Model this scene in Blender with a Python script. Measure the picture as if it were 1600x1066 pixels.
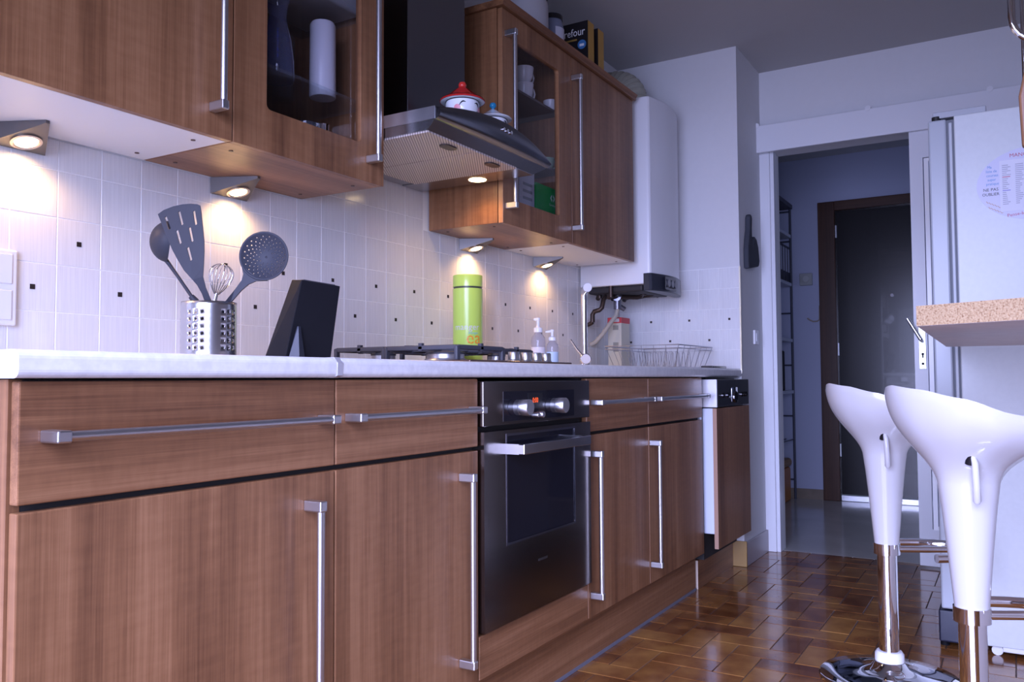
import bpy, bmesh, math, random
from mathutils import Vector, Matrix
random.seed(7)
S = bpy.context.scene
for o in list(bpy.data.objects): bpy.data.objects.remove(o)
COL = S.collection
PI = math.pi

# ---------------------------------------------------------------- camera
cam_d = bpy.data.cameras.new('camera'); cam = bpy.data.objects.new('camera', cam_d); COL.objects.link(cam)
CAM = Vector((-.61, -1.7224, .8797)); FPX = 1309.4
_y, _p, _r = [math.radians(a) for a in (59.0425, 2.5932, -.3018)]
FWD = Vector((math.sin(_y)*math.cos(_p), math.cos(_y)*math.cos(_p), math.sin(_p)))
_ri = Vector((math.cos(_y), -math.sin(_y), 0)); _up = _ri.cross(FWD)
RGT = _ri*math.cos(_r) + _up*math.sin(_r); UPV = -_ri*math.sin(_r) + _up*math.cos(_r)
M = Matrix((RGT, UPV, -FWD)).transposed().to_4x4(); M.translation = CAM
cam.matrix_world = M
cam_d.sensor_width = 36; cam_d.sensor_fit = 'HORIZONTAL'; cam_d.lens = FPX/1600*36; cam_d.clip_start = .05
S.camera = cam
RD = Vector((.5145, -.8575, 0)); FD = Vector((.8575, .5145, 0))     # plan directions used to orient a few small things

# ---------------------------------------------------------------- light and exposure
S.view_settings.view_transform = 'Standard'; S.view_settings.look = 'None'
S.view_settings.gamma = 1; S.view_settings.exposure = 0.0
try: S.view_settings.use_curve_mapping = False
except Exception: pass
W = bpy.data.worlds.new('sky'); S.world = W; W.use_nodes = True
bg = W.node_tree.nodes['Background']; bg.inputs[0].default_value = (.50, .60, 1.0, 1); bg.inputs[1].default_value = 1.0
def area(name, loc, direction, sx, sy, power, color):
    l = bpy.data.lights.new(name, 'AREA'); l.shape = 'RECTANGLE'; l.size = sx; l.size_y = sy; l.energy = power; l.color = color
    o = bpy.data.objects.new(name, l); COL.objects.link(o); o.location = loc
    o.rotation_euler = Vector(direction).to_track_quat('-Z', 'Z').to_euler(); return o
DAY = (.53, .575, 1.0)
wl = area('window_daylight', (-1.17, -1.40, .98), (1, .12, -.48), 2.2, 1.75, 104, DAY); wl.data.spread = math.radians(100)
area('hall_fill', (4.75, -3.34, 1.3), (0, 1, 0), .86, 1.56, 3.4, (.36, .46, 1.0))  # added fill light for the hall, from an unseen source

# ---------------------------------------------------------------- mesh helpers
class MB:
    def __init__(s): s.bm = bmesh.new()
    def _add(s, b):
        m = bpy.data.meshes.new('t'); b.to_mesh(m); b.free(); s.bm.from_mesh(m); bpy.data.meshes.remove(m); return s
    def box(s, x0, x1, y0, y1, z0, z1, bev=0, seg=2):
        b = bmesh.new(); bmesh.ops.create_cube(b, size=1)
        for v in b.verts:
            v.co = Vector(((x0+x1)/2+v.co.x*abs(x1-x0), (y0+y1)/2+v.co.y*abs(y1-y0), (z0+z1)/2+v.co.z*abs(z1-z0)))
        if bev: bmesh.ops.bevel(b, geom=b.edges[:], offset=bev, segments=seg, profile=.5, affect='EDGES')
        return s._add(b)
    def hexa(s, pts, bev=0):                     # 4 bottom + 4 top corners
        b = bmesh.new(); v = [b.verts.new(p) for p in pts]
        for f in ((3,2,1,0),(4,5,6,7),(0,1,5,4),(1,2,6,5),(2,3,7,6),(3,0,4,7)): b.faces.new([v[i] for i in f])
        bmesh.ops.recalc_face_normals(b, faces=b.faces[:])
        if bev: bmesh.ops.bevel(b, geom=b.edges[:], offset=bev, segments=2, profile=.5, affect='EDGES')
        return s._add(b)
    def tube(s, path, r, seg=12, closed=False, caps=True):
        path = [Vector(p) for p in path]; n = len(path)
        rr = r if isinstance(r, (list, tuple)) else [r]*n
        b = bmesh.new(); rings = []; prev = None
        for i, p in enumerate(path):
            if closed: t = path[(i+1) % n]-path[i-1]
            else: t = path[min(i+1, n-1)]-path[max(i-1, 0)]
            t.normalize()
            if prev is None:
                a = Vector((0,0,1)) if abs(t.z) < .9 else Vector((1,0,0)); u = t.cross(a).normalized()
            else:
                u = prev - t*prev.dot(t)
                u = u.normalized() if u.length > 1e-6 else t.orthogonal().normalized()
            prev = u; w = t.cross(u)
            rings.append([b.verts.new(p+(u*math.cos(2*PI*k/seg)+w*math.sin(2*PI*k/seg))*rr[i]) for k in range(seg)])
        m = n if closed else n-1
        for i in range(m):
            A, B = rings[i], rings[(i+1) % n]
            for k in range(seg): b.faces.new((A[k], A[(k+1) % seg], B[(k+1) % seg], B[k]))
        if caps and not closed:
            b.faces.new(rings[0][::-1]); b.faces.new(rings[-1])
        bmesh.ops.recalc_face_normals(b, faces=b.faces[:])
        return s._add(b)
    def cyl(s, p0, p1, r, seg=24, r1=None): return s.tube([p0, p1], [r, r if r1 is None else r1], seg)
    def lathe(s, prof, c, seg=32, axis=(0,0,1), squash=None):
        ax = Vector(axis).normalized(); u = ax.orthogonal().normalized()
        if abs(ax.z) > .99: u = Vector((1,0,0))
        w = ax.cross(u); c = Vector(c); b = bmesh.new(); rings = []
        for (r, z) in prof:
            if r < 1e-6: rings.append([b.verts.new(c+ax*z)])
            else: rings.append([b.verts.new(c+ax*z+(u*math.cos(2*PI*k/seg)+w*math.sin(2*PI*k/seg))*r) for k in range(seg)])
        for A, B in zip(rings, rings[1:]):
            if len(A) == 1 and len(B) == 1: continue
            for k in range(seg):
                if len(A) == 1: b.faces.new((A[0], B[k], B[(k+1) % seg]))
                elif len(B) == 1: b.faces.new((A[k], A[(k+1) % seg], B[0]))
                else: b.faces.new((A[k], A[(k+1) % seg], B[(k+1) % seg], B[k]))
        bmesh.ops.recalc_face_normals(b, faces=b.faces[:])
        return s._add(b)
    def plate(s, outer, fn, t, holes=(), bev=0):  # flat outline (u,v) with holes, mapped by fn(u,v,w), w from 0 to t
        b = bmesh.new(); es = []
        for loop in [outer]+list(holes):
            vs = [b.verts.new((p[0], p[1], 0)) for p in loop]
            for i in range(len(vs)): es.append(b.edges.new((vs[i], vs[(i+1) % len(vs)])))
        if holes: bmesh.ops.triangle_fill(b, edges=es, use_beauty=True, use_dissolve=False)
        else: b.faces.new(b.verts[:])
        g = bmesh.ops.extrude_face_region(b, geom=b.faces[:])
        for v in g['geom']:
            if isinstance(v, bmesh.types.BMVert): v.co.z = t
        for v in b.verts: v.co = Vector(fn(v.co.x, v.co.y, v.co.z))
        bmesh.ops.recalc_face_normals(b, faces=b.faces[:])
        return s._add(b)
    def grid(s, fn, nu, nv, cu=False, cv=False):
        b = bmesh.new(); R = [[b.verts.new(fn(i/(nu if cu else nu-1), j/(nv if cv else nv-1))) for j in range(nv)] for i in range(nu)]
        for i in range(nu if cu else nu-1):
            for j in range(nv if cv else nv-1):
                b.faces.new((R[i][j], R[(i+1) % nu][j], R[(i+1) % nu][(j+1) % nv], R[i][(j+1) % nv]))
        bmesh.ops.remove_doubles(b, verts=b.verts[:], dist=1e-6)
        bmesh.ops.recalc_face_normals(b, faces=b.faces[:])
        return s._add(b)
    def holed(s, nu, nv, holes, fn, hr=.3, cu=False):   # grid of cells, those in holes(i,j) pierced by an octagon
        b = bmesh.new(); V = {}
        def vert(u, v):
            k = (round(u*4) % (nu*4) if cu else round(u*4), round(v*4))
            if k not in V: V[k] = b.verts.new(fn(u, v))
            return V[k]
        for i in range(nu):
            for j in range(nv):
                o = [vert(i+a, j+c) for a, c in ((0,0),(.5,0),(1,0),(1,.5),(1,1),(.5,1),(0,1),(0,.5))]
                if holes(i, j):
                    q = [b.verts.new(fn(i+.5+hr*math.cos(t), j+.5+hr*math.sin(t))) for t in [(-135+45*k)*PI/180 for k in range(8)]]
                    for k in range(8): b.faces.new((o[k], o[(k+1) % 8], q[(k+1) % 8], q[k]))
                else:
                    b.faces.new(o)
        bmesh.ops.recalc_face_normals(b, faces=b.faces[:])
        return s._add(b)
    def text(s, txt, size, fn, t=.0006, align='LEFT', sx=1):
        c = bpy.data.curves.new('t', 'FONT'); c.body = txt; c.size = size; c.align_x = align; c.extrude = 0; c.resolution_u = 2
        o = bpy.data.objects.new('t', c); COL.objects.link(o)
        me = bpy.data.meshes.new_from_object(o.evaluated_get(bpy.context.evaluated_depsgraph_get()))
        b = bmesh.new(); b.from_mesh(me)
        bpy.data.objects.remove(o); bpy.data.curves.remove(c); bpy.data.meshes.remove(me)
        for v in b.verts: v.co = Vector(fn(v.co.x*sx, v.co.y, t))
        return s._add(b)
    def build(s, name, mat, parent=None, base=(0,0,0), smooth=None, solid=0, bevel=0):
        base = Vector(base)
        for v in s.bm.verts: v.co -= base
        me = bpy.data.meshes.new(name); s.bm.to_mesh(me); s.bm.free()
        for m in (mat if isinstance(mat, (list, tuple)) else [mat]): me.materials.append(m)
        if smooth is not None:
            me.polygons.foreach_set('use_smooth', [True]*len(me.polygons))
            if smooth > 0: me.set_sharp_from_angle(angle=math.radians(smooth))
        o = bpy.data.objects.new(name, me); COL.objects.link(o)
        if parent is not None: o.parent = parent
        else: o.location = base
        if solid:
            m = o.modifiers.new('solid', 'SOLIDIFY'); m.thickness = solid; m.offset = -1
        if bevel:
            m = o.modifiers.new('bevel', 'BEVEL'); m.width = bevel; m.segments = 2; m.limit_method = 'ANGLE'; m.angle_limit = math.radians(40)
        return o

def tag(o, label, cat=None, group=None, kind=None):
    if label: o['label'] = label
    if cat: o['category'] = cat
    if group: o['group'] = group
    if kind: o['kind'] = kind
    return o
BASES = {}
def thing(name, label, cat, loc, group=None):
    o = bpy.data.objects.new(name, None); COL.objects.link(o); o.location = loc; o.empty_display_size = .05
    BASES[o.name] = Vector(loc); return tag(o, label, cat, group)
def part(root, name, mb, mat, sub=None, smooth=None, label=None, **k):
    o = mb.build(name, mat, sub if sub is not None else root, BASES[root.name], smooth, **k)
    if label: o['label'] = label
    return o
def solo(name, mb, mat, label, cat, base, group=None, smooth=None, **k):
    return tag(mb.build(name, mat, None, base, smooth, **k), label, cat, group)
def structure(name, mb, mat, label=None, base=(0,0,0), **k):
    o = mb.build(name, mat, None, base, **k); o['kind'] = 'structure'
    BASES[o.name] = Vector(base)
    if label: o['label'] = label
    return o
def B(*a, **k): return MB().box(*a, **k)
def arc(c, r, a0, a1, n): return [(c[0]+r*math.cos(a0+(a1-a0)*i/n), c[1]+r*math.sin(a0+(a1-a0)*i/n)) for i in range(n+1)]
def rrect(x0, x1, y0, y1, r, n=5):
    return arc((x1-r,y0+r),r,-PI/2,0,n)+arc((x1-r,y1-r),r,0,PI/2,n)+arc((x0+r,y1-r),r,PI/2,PI,n)+arc((x0+r,y0+r),r,PI,1.5*PI,n)
XZ = lambda y: (lambda u, v, w: (u, y-w, v))         # plate standing in the x-z plane, growing toward -y
YZ = lambda x: (lambda u, v, w: (x-w, u, v))         # plate standing in the y-z plane, growing toward -x

# ---------------------------------------------------------------- materials
def mat(name, col=(.8,.8,.8), rough=.5, metal=0, spec=.5, coat=0, emit=None, es=0, trans=0, alpha=1, ior=1.45):
    m = bpy.data.materials.new(name); m.use_nodes = True; b = m.node_tree.nodes['Principled BSDF']
    b.inputs['Base Color'].default_value = (*col, 1); b.inputs['Roughness'].default_value = rough
    b.inputs['Metallic'].default_value = metal; b.inputs['Specular IOR Level'].default_value = spec
    b.inputs['Coat Weight'].default_value = coat; b.inputs['Transmission Weight'].default_value = trans
    b.inputs['IOR'].default_value = ior; b.inputs['Alpha'].default_value = alpha
    if emit: b.inputs['Emission Color'].default_value = (*emit, 1); b.inputs['Emission Strength'].default_value = es
    return m
def N(m, t, **inp):
    n = m.node_tree.nodes.new(t)
    for k, v in inp.items():
        try: n.inputs[k].default_value = v
        except Exception: setattr(n, k, v)
    return n
def L(m, a, ao, b, bi): m.node_tree.links.new(a.outputs[ao], b.inputs[bi])
def ramp(m, stops):
    r = N(m, 'ShaderNodeValToRGB'); e = r.color_ramp.elements
    while len(e) < len(stops): e.new(.5)
    for i, (p, c) in enumerate(stops): e[i].position = p; e[i].color = (*c, 1)
    return r
def bump(m, src, out, strength, dist=.001):
    b = N(m, 'ShaderNodeBump'); b.inputs['Strength'].default_value = strength; b.inputs['Distance'].default_value = dist
    L(m, src, out, b, 'Height'); L(m, b, 'Normal', m.node_tree.nodes['Principled BSDF'], 'Normal')
def bsdf(m): return m.node_tree.nodes['Principled BSDF']
def wood(name, axis, dark=(.105,.043,.020), mid=(.240,.110,.050), light=(.40,.205,.102), rough=.36):
    m = mat(name, rough=rough, spec=.45)
    tc = N(m, 'ShaderNodeTexCoord'); oi = N(m, 'ShaderNodeObjectInfo')
    off = N(m, 'ShaderNodeVectorMath', operation='SCALE'); off.inputs[0].default_value = (7.3, 5.1, 3.7); L(m, oi, 'Random', off, 'Scale')
    ad = N(m, 'ShaderNodeVectorMath', operation='ADD'); L(m, tc, 'Object', ad, 0); L(m, off, 'Vector', ad, 1)
    def mp(s, a):
        q = N(m, 'ShaderNodeMapping'); sc = [s, s, s]; sc['xyz'.index(axis)] = a; q.inputs['Scale'].default_value = sc
        L(m, ad, 'Vector', q, 'Vector'); return q
    big = N(m, 'ShaderNodeTexNoise'); big.inputs['Scale'].default_value = 1; big.inputs['Detail'].default_value = 3; big.inputs['Distortion'].default_value = .6
    L(m, mp(9, .5), 'Vector', big, 'Vector')
    mid_n = N(m, 'ShaderNodeTexNoise'); mid_n.inputs['Scale'].default_value = 1; mid_n.inputs['Detail'].default_value = 4
    L(m, mp(75, 1.1), 'Vector', mid_n, 'Vector')
    fine = N(m, 'ShaderNodeTexNoise'); fine.inputs['Scale'].default_value = 1; fine.inputs['Detail'].default_value = 2
    L(m, mp(420, 7), 'Vector', fine, 'Vector')
    curl = N(m, 'ShaderNodeTexNoise'); curl.inputs['Scale'].default_value = 1; curl.inputs['Detail'].default_value = 2
    L(m, mp(22, 70), 'Vector', curl, 'Vector')
    def mul(n, f):
        q = N(m, 'ShaderNodeMath', operation='MULTIPLY'); q.inputs[1].default_value = f; L(m, n, 0, q, 0); return q
    def add(a, b):
        q = N(m, 'ShaderNodeMath', operation='ADD'); L(m, a, 0, q, 0); L(m, b, 0, q, 1); return q
    t = add(add(mul(big, .50), mul(mid_n, .24)), add(mul(fine, .18), mul(curl, .08)))
    r = ramp(m, [(.34, dark), (.50, mid), (.68, light)]); L(m, t, 0, r, 0); L(m, r, 0, bsdf(m), 'Base Color')
    bump(m, fine, 0, .08, .0004); return m
def glassy(name, col, gloss=.10, ior=1.45, rough=.02, film=.0):   # clear pane: see-through with a mirror-like sheen
    m = bpy.data.materials.new(name); m.use_nodes = True; nt = m.node_tree; nt.nodes.clear()
    out = N(m, 'ShaderNodeOutputMaterial'); tr = N(m, 'ShaderNodeBsdfTransparent'); tr.inputs[0].default_value = (*col, 1)
    gl = N(m, 'ShaderNodeBsdfGlossy'); gl.inputs['Roughness'].default_value = rough; gl.inputs['Color'].default_value = (1,1,1,1)
    fr = N(m, 'ShaderNodeFresnel'); fr.inputs[0].default_value = ior
    ge = N(m, 'ShaderNodeNewGeometry'); iv = N(m, 'ShaderNodeMath', operation='SUBTRACT'); iv.inputs[0].default_value = 1; L(m, ge, 'Backfacing', iv, 1)
    fm = N(m, 'ShaderNodeMath', operation='MULTIPLY'); L(m, fr, 0, fm, 0); L(m, iv, 0, fm, 1)
    mx = N(m, 'ShaderNodeMixShader'); L(m, fm, 0, mx, 0); L(m, tr, 0, mx, 1); L(m, gl, 0, mx, 2)
    if film:
        df = N(m, 'ShaderNodeBsdfDiffuse'); df.inputs[0].default_value = (.7,.75,.9,1)
        m2 = N(m, 'ShaderNodeMixShader'); m2.inputs[0].default_value = film; L(m, mx, 0, m2, 1); L(m, df, 0, m2, 2); mx = m2
    L(m, mx, 0, out, 0); return m
def brushed(name, col, rough, axis='x', s=900, strength=.12):
    m = mat(name, col, rough, metal=1)
    tc = N(m, 'ShaderNodeTexCoord'); mp = N(m, 'ShaderNodeMapping'); sc = [s, s, s]; sc['xyz'.index(axis)] = 4; mp.inputs['Scale'].default_value = sc
    L(m, tc, 'Object', mp, 'Vector'); n = N(m, 'ShaderNodeTexNoise'); n.inputs['Scale'].default_value = 1; L(m, mp, 'Vector', n, 'Vector')
    bump(m, n, 0, strength, .0005); return m
def noisy(name, c0, c1, scale, rough=.5, detail=4, bstr=0, lo=.35, hi=.65, **k):
    m = mat(name, c0, rough, **k); tc = N(m, 'ShaderNodeTexCoord'); n = N(m, 'ShaderNodeTexNoise'); n.inputs['Scale'].default_value = scale; n.inputs['Detail'].default_value = detail
    L(m, tc, 'Object', n, 'Vector'); r = ramp(m, [(lo, c0), (hi, c1)]); L(m, n, 0, r, 0); L(m, r, 0, bsdf(m), 'Base Color')
    if bstr: bump(m, n, 0, bstr, .002)
    return m
WV = wood('walnut_vertical', 'z'); WH = wood('walnut_horizontal', 'x'); WD = wood('walnut_depth', 'y')
WDK = wood('dark_frame_wood', 'z', (.018,.007,.004), (.05,.02,.01), (.085,.036,.018), .35)
WEDGE = mat('edge_band', (.42,.25,.17), .45)
WHITE = mat('white_melamine', (.80,.79,.80), .42)
WALLM = noisy('wall_paint', (.69,.69,.70), (.70,.70,.71), 30, .75)
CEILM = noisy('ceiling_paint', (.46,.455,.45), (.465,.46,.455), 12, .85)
WPAINT = mat('white_gloss_paint', (.76,.77,.80), .3)
GROUT = mat('grout', (.88,.88,.88), .8)
TILE = mat('wall_tile_glaze', (.74,.74,.75), .16)
_tc = N(TILE, 'ShaderNodeTexCoord'); _mp = N(TILE, 'ShaderNodeMapping'); _mp.inputs['Scale'].default_value = (420, 420, 9)
L(TILE, _tc, 'Object', _mp, 'Vector'); _n = N(TILE, 'ShaderNodeTexNoise'); _n.inputs['Scale'].default_value = 1; L(TILE, _mp, 'Vector', _n, 'Vector')
_r = ramp(TILE, [(.3, (.69,.69,.70)), (.7, (.77,.77,.78))]); L(TILE, _n, 0, _r, 0); L(TILE, _r, 0, bsdf(TILE), 'Base Color'); bump(TILE, _n, 0, .06, .0004)
FTILE = mat('floor_tile_glaze', (.25,.12,.05), .17, coat=.25)
_tc = N(FTILE, 'ShaderNodeTexCoord'); _oi = N(FTILE, 'ShaderNodeObjectInfo')
_g = N(FTILE, 'ShaderNodeVectorMath', operation='ADD'); L(FTILE, _tc, 'Object', _g, 0); L(FTILE, _oi, 'Location', _g, 1)
_n = N(FTILE, 'ShaderNodeTexNoise'); _n.inputs['Scale'].default_value = 9; _n.inputs['Detail'].default_value = 4; L(FTILE, _g, 'Vector', _n, 'Vector')
_m = N(FTILE, 'ShaderNodeMath', operation='MULTIPLY_ADD'); _m.inputs[1].default_value = .35; L(FTILE, _oi, 'Random', _m, 0); L(FTILE, _n, 0, _m, 2)
_r = ramp(FTILE, [(.40, (.12,.038,.012)), (.66, (.24,.095,.028)), (.95, (.37,.175,.048))]); L(FTILE, _m, 0, _r, 0); L(FTILE, _r, 0, bsdf(FTILE), 'Base Color')
FGROUT = mat('floor_grout', (.10,.065,.05), .7)
TOP = noisy('worktop_speckle', (.68,.68,.70), (.77,.77,.78), 60, .32, 5)
ALU = brushed('satin_aluminium', (.62,.62,.64), .34, 'z'); ALUX = brushed('satin_aluminium_x', (.62,.62,.64), .34, 'x')
STEEL = brushed('brushed_steel', (.42,.42,.44), .24, 'x'); STEELD = brushed('dark_steel', (.20,.20,.22), .26, 'x', strength=.05)
CHROME = mat('chrome', (.82,.82,.84), .05, metal=1); CHROMED = mat('dark_chrome', (.35,.35,.37), .1, metal=1)
BLACK = mat('black_plastic', (.010,.010,.013), .3); BLACKM = mat('black_matte', (.007,.007,.010), .6, spec=.25)
GAPSHADE = mat('gap_shade', (.03,.028,.028), .7)  # shade in the gaps between fronts, put into the body colour
SLATE = mat('slate_nylon', (.036,.038,.050), .5, spec=.2); IRON = mat('cast_iron', (.055,.058,.075), .55)
OVENG = mat('oven_glass', (.010,.010,.016), .05, spec=.6); OVENF = mat('oven_front', (.21,.185,.175), .18, metal=1)
PLASTW = mat('white_plastic', (.78,.78,.80), .32); ABS = mat('white_abs_gloss', (.55,.54,.55), .16, coat=.35)
ENAM = mat('white_enamel', (.74,.75,.78), .3)
GLASSP = glassy('pane_glass', (.88,.88,.90), ior=1.35); GLASSC = glassy('clear_glass', (.92,.95,.96), ior=1.5, film=.04); GLASSB = glassy('blue_glass', (.42,.54,.92), ior=1.5, film=.10)
LAMP = mat('halogen_glow', (1,.9,.7), .5, emit=(1,.72,.38), es=18)
def spot(name, loc, direction, power, size=2.4, blend=.6, rad=.025, parent=None, col=(1,.56,.22)):
    l = bpy.data.lights.new(name, 'SPOT'); l.energy = power; l.spot_size = size; l.spot_blend = blend; l.shadow_soft_size = rad; l.color = col
    o = bpy.data.objects.new(name, l); COL.objects.link(o)
    o.rotation_euler = Vector(direction).to_track_quat('-Z', 'Y').to_euler()
    if parent is not None: o.parent = parent; o.location = Vector(loc)-BASES[parent.name]
    else: o.location = loc
    return o

# ================================================================ the room
XW, XD, ZC = 3.3275, 3.753, 2.468          # tiled end wall, door wall, ceiling
XL, YR = -1.10, -3.40                      # window wall, right wall
fl = structure('floor', B(XL, 3.80, YR, .0, -.10, -.003), FGROUT)
u = .0978; X0, Y0 = 2.378, -.722
def cells():
    for n in range(-14, 8):
        for j in range(-3, 29):
            e = X0 - j*u + 4*u*n; y = Y0 - j*u
            yield ('v', e, e+u, y-u, y+u)
            yield ('h', e+u, e+3*u, y-u, y)
def ftile(w, d):
    b = bmesh.new(); bmesh.ops.create_cube(b, size=1)
    for v in b.verts: v.co = Vector((v.co.x*w, v.co.y*d, -.004+v.co.z*.008))
    bmesh.ops.bevel(b, geom=[e for e in b.edges if all(v.co.z > -.003 for v in e.verts)], offset=.0009, segments=1, affect='EDGES')
    m = bpy.data.meshes.new('floor_tile'); b.to_mesh(m); b.free(); m.materials.append(FTILE); return m
g = .0034
mh, mv = ftile(2*u-g, u-g), ftile(u-g, 2*u-g); cache = {}
rest = MB(); floor_tiles = []
for k, x0, x1, y0, y1 in cells():
    a0, a1, b0, b1 = max(x0, XL), min(x1, 3.80), max(y0, YR), min(y1, -.01)
    if a1-a0 < .02 or b1-b0 < .02: continue
    if b0 > -.50 or (b1 < -1.62 and a0 > 2.52): continue                 # under the cabinets / the fridge
    if a0 < 1.0 or b1 < -1.95:
        rest.box(a0+g/2, a1-g/2, b0+g/2, b1-g/2, -.008, 0); continue
    full = abs((a1-a0)-(x1-x0)) < 1e-6 and abs((b1-b0)-(y1-y0)) < 1e-6
    me = (mh if k == 'h' else mv) if full else ftile(a1-a0-g, b1-b0-g)
    o = bpy.data.objects.new('tile', me); COL.objects.link(o); o.parent = fl; o.location = ((a0+a1)/2, (b0+b1)/2, random.uniform(-.0006, 0))
r_ = rest.build('tile_field', FTILE, fl); r_['kind'] = 'stuff'

wb = structure('wall_back', B(XL, 3.87, .0001, .12, 0, ZC), GROUT)
tw = .0958; tp = .0979; dot = .0105
def wtile(w, h, t=.006):
    b = bmesh.new(); bmesh.ops.create_cube(b, size=1)
    for v in b.verts: v.co = Vector((v.co.x*w, v.co.y*t, v.co.z*h))
    bmesh.ops.bevel(b, geom=[e for e in b.edges if all(v.co.y < 0 for v in e.verts)], offset=.0006, segments=1, affect='EDGES')
    m = bpy.data.meshes.new('tile'); b.to_mesh(m); b.free(); m.materials.append(TILE); return m
WT = {}
INL = mat('dark_inlay', (.03,.022,.02), .3)
def inlay(parent, loc):
    if 'i' not in WT:
        b = bmesh.new(); bmesh.ops.create_cube(b, size=1)
        for v in b.verts: v.co = Vector((v.co.x*dot, v.co.y*.0016, v.co.z*dot))
        WT['i'] = bpy.data.meshes.new('inlay'); b.to_mesh(WT['i']); b.free(); WT['i'].materials.append(INL)
    o = bpy.data.objects.new('inlay', WT['i']); COL.objects.link(o); o.parent = parent; o.location = loc
def put_tile(parent, cx, cz, w, h, dotted, rotated=None):
    key = (round(w, 4), round(h, 4))
    if key not in WT: WT[key] = wtile(*key)
    o = bpy.data.objects.new('tile', WT[key]); COL.objects.link(o); o.parent = parent
    if rotated is None: o.location = (cx, .0022, cz)
    else: o.location = (rotated+.0022, cx, cz); o.rotation_euler = (0, 0, -PI/2)
    if dotted: inlay(o, (0, -.0030, 0))
for k in range(-4, 30):
    x0 = .400+tp*k; x1 = min(x0+tp, XW-.003); cx = (x0+x1)/2
    hood = 1.1 < cx < 1.69
    for r in range(6):
        z0 = .924+.1*r
        if r == 5 and not hood: continue
        z1 = z0+.1
        if r == 4 and not hood: z1 = 1.390
        dotted = (r == 1 and (k % 2) == 1) or (r == 2 and (k % 2) == 0)
        put_tile(wb, cx, (z0+z1)/2, x1-x0-.0022, z1-z0-.0022, dotted)
we = structure('wall_end', B(XW+.004, 3.87, -.617, .003, 0, ZC), WALLM)
put_g = B(XW+.0001, XW+.005, -.6165, -.003, .912, 1.406).build('grout_bed', GROUT, we)
for k in range(6):
    y1 = -.6145+.0985*(k+1); y0 = y1-.0985
    if k == 5: y1 = -.003
    for r in range(5):
        z1 = 1.404-.098*r; z0 = z1-.098
        put_tile(we, (y0+y1)/2, (z0+z1)/2, y1-y0-.0022, .0958, (r == 2 and k % 2 == 0) or (r == 3 and k % 2 == 1), XW)
B(XW-.002, XW+.006, -.6215, -.6145, .90, 1.408).build('edge_strip', mat('edge_strip', (.75,.70,.55), .3, metal=.8), we)
# white-painted wall above the tiles behind the end cabinets, one plaster skin
sk = B(2.80, XW+.003, -.0035, .0035, 1.393, ZC).build('plaster', WALLM, wb)
sk2 = B(XL, 2.80, -.0005, .0035, 1.53, ZC).build('plaster', WALLM, wb)
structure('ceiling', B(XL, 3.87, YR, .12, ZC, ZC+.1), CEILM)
structure('wall_right', B(XL, 3.87, YR-.1, YR, 0, ZC), mat('right_wall_paint', (.52,.50,.49), .8))
# door wall with the opening
OY0, OY1, OZ = -.680, -1.50, 2.045
structure('wall_door', MB().box(XD, 3.87, OY0, -.617, 0, ZC).box(XD, 3.87, YR, OY1, 0, ZC).box(XD, 3.87, OY1, OY0, OZ, ZC), WALLM)
# window wall behind the camera, with the window that lights the kitchen
WY0, WY1, WZ0, WZ1 = -2.55, -.25, .06, 1.90
structure('wall_window', MB().box(XL-.1, XL, YR, WY0, 0, ZC).box(XL-.1, XL, WY1, .12, 0, ZC).box(XL-.1, XL, WY0, WY1, 0, WZ0).box(XL-.1, XL, WY0, WY1, WZ1, ZC), WALLM)
wn = structure('window_1', MB().box(XL-.06, XL+.01, WY0, WY0+.05, WZ0, WZ1).box(XL-.06, XL+.01, WY1-.05, WY1, WZ0, WZ1).box(XL-.06, XL+.01, WY0, WY1, WZ0, WZ0+.05).box(XL-.06, XL+.01, WY0, WY1, WZ1-.05, WZ1).box(XL-.05, XL, -1.43, -1.37, WZ0, WZ1), WPAINT)
# casing, lintel cover, sliding leaf
structure('trim_1', MB().box(XD-.022, XD, -.667, -.592, 0, 2.06, bev=.003).box(XD-.006, XD+.06, -.684, -.667, 0, 2.06), WPAINT, 'white painted casing on the left of the hall doorway')
t2 = structure('trim_2', B(XD-.075, XD-.055, -2.30, -.580, 2.030, 2.168, bev=.002), WPAINT, 'long white board hiding the sliding door track')
for y in (-.62, -1.15, -1.66):
    MB().cyl((XD-.078, y, 2.170), (XD-.060, y, 2.170), .013, 20).build('screw_cap', PLASTW, t2, smooth=40)
B(XD-.055, XD-.001, -2.25, -.625, 2.05, 2.15).build('track', WPAINT, t2)
dl = structure('door_1', MB().plate([(-2.15,.012),(-1.322,.012),(-1.322,2.04),(-2.15,2.04)], YZ(XD-.012), .034, [[(-2.05,.18),(-1.378,.18),(-1.378,1.905),(-2.05,1.905)]]), WPAINT, 'white sliding door leaf pushed open behind the fridge')
MB().plate([(-2.052,.178),(-1.383,.178),(-1.383,1.899),(-2.052,1.899)], YZ(XD-.020), .033, [[(-2.035,.195),(-1.402,.195),(-1.402,1.885),(-2.035,1.885)]]).build('glazing_bead', mat('bead', (.95,.95,.95), .2), dl)
B(XD-.032, XD-.026, -2.05, -1.380, .18, 1.903).build('pane', glassy('frosted_pane', (.75,.78,.85), rough=.3, film=.55), dl)
MB().box(XD-.0505, XD-.046, -1.372, -1.340, .915, 1.125, bev=.002).build('handle_plate', mat('plate_metal', (.72,.76,.70), .35, metal=.7), dl)
MB().tube([(XD-.048, -1.357, 1.045), (XD-.085, -1.357, 1.045), (XD-.095, -1.353, 1.052), (XD-.10, -1.30, 1.15)], .008, 12).build('lever', CHROME, dl, smooth=40)
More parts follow.
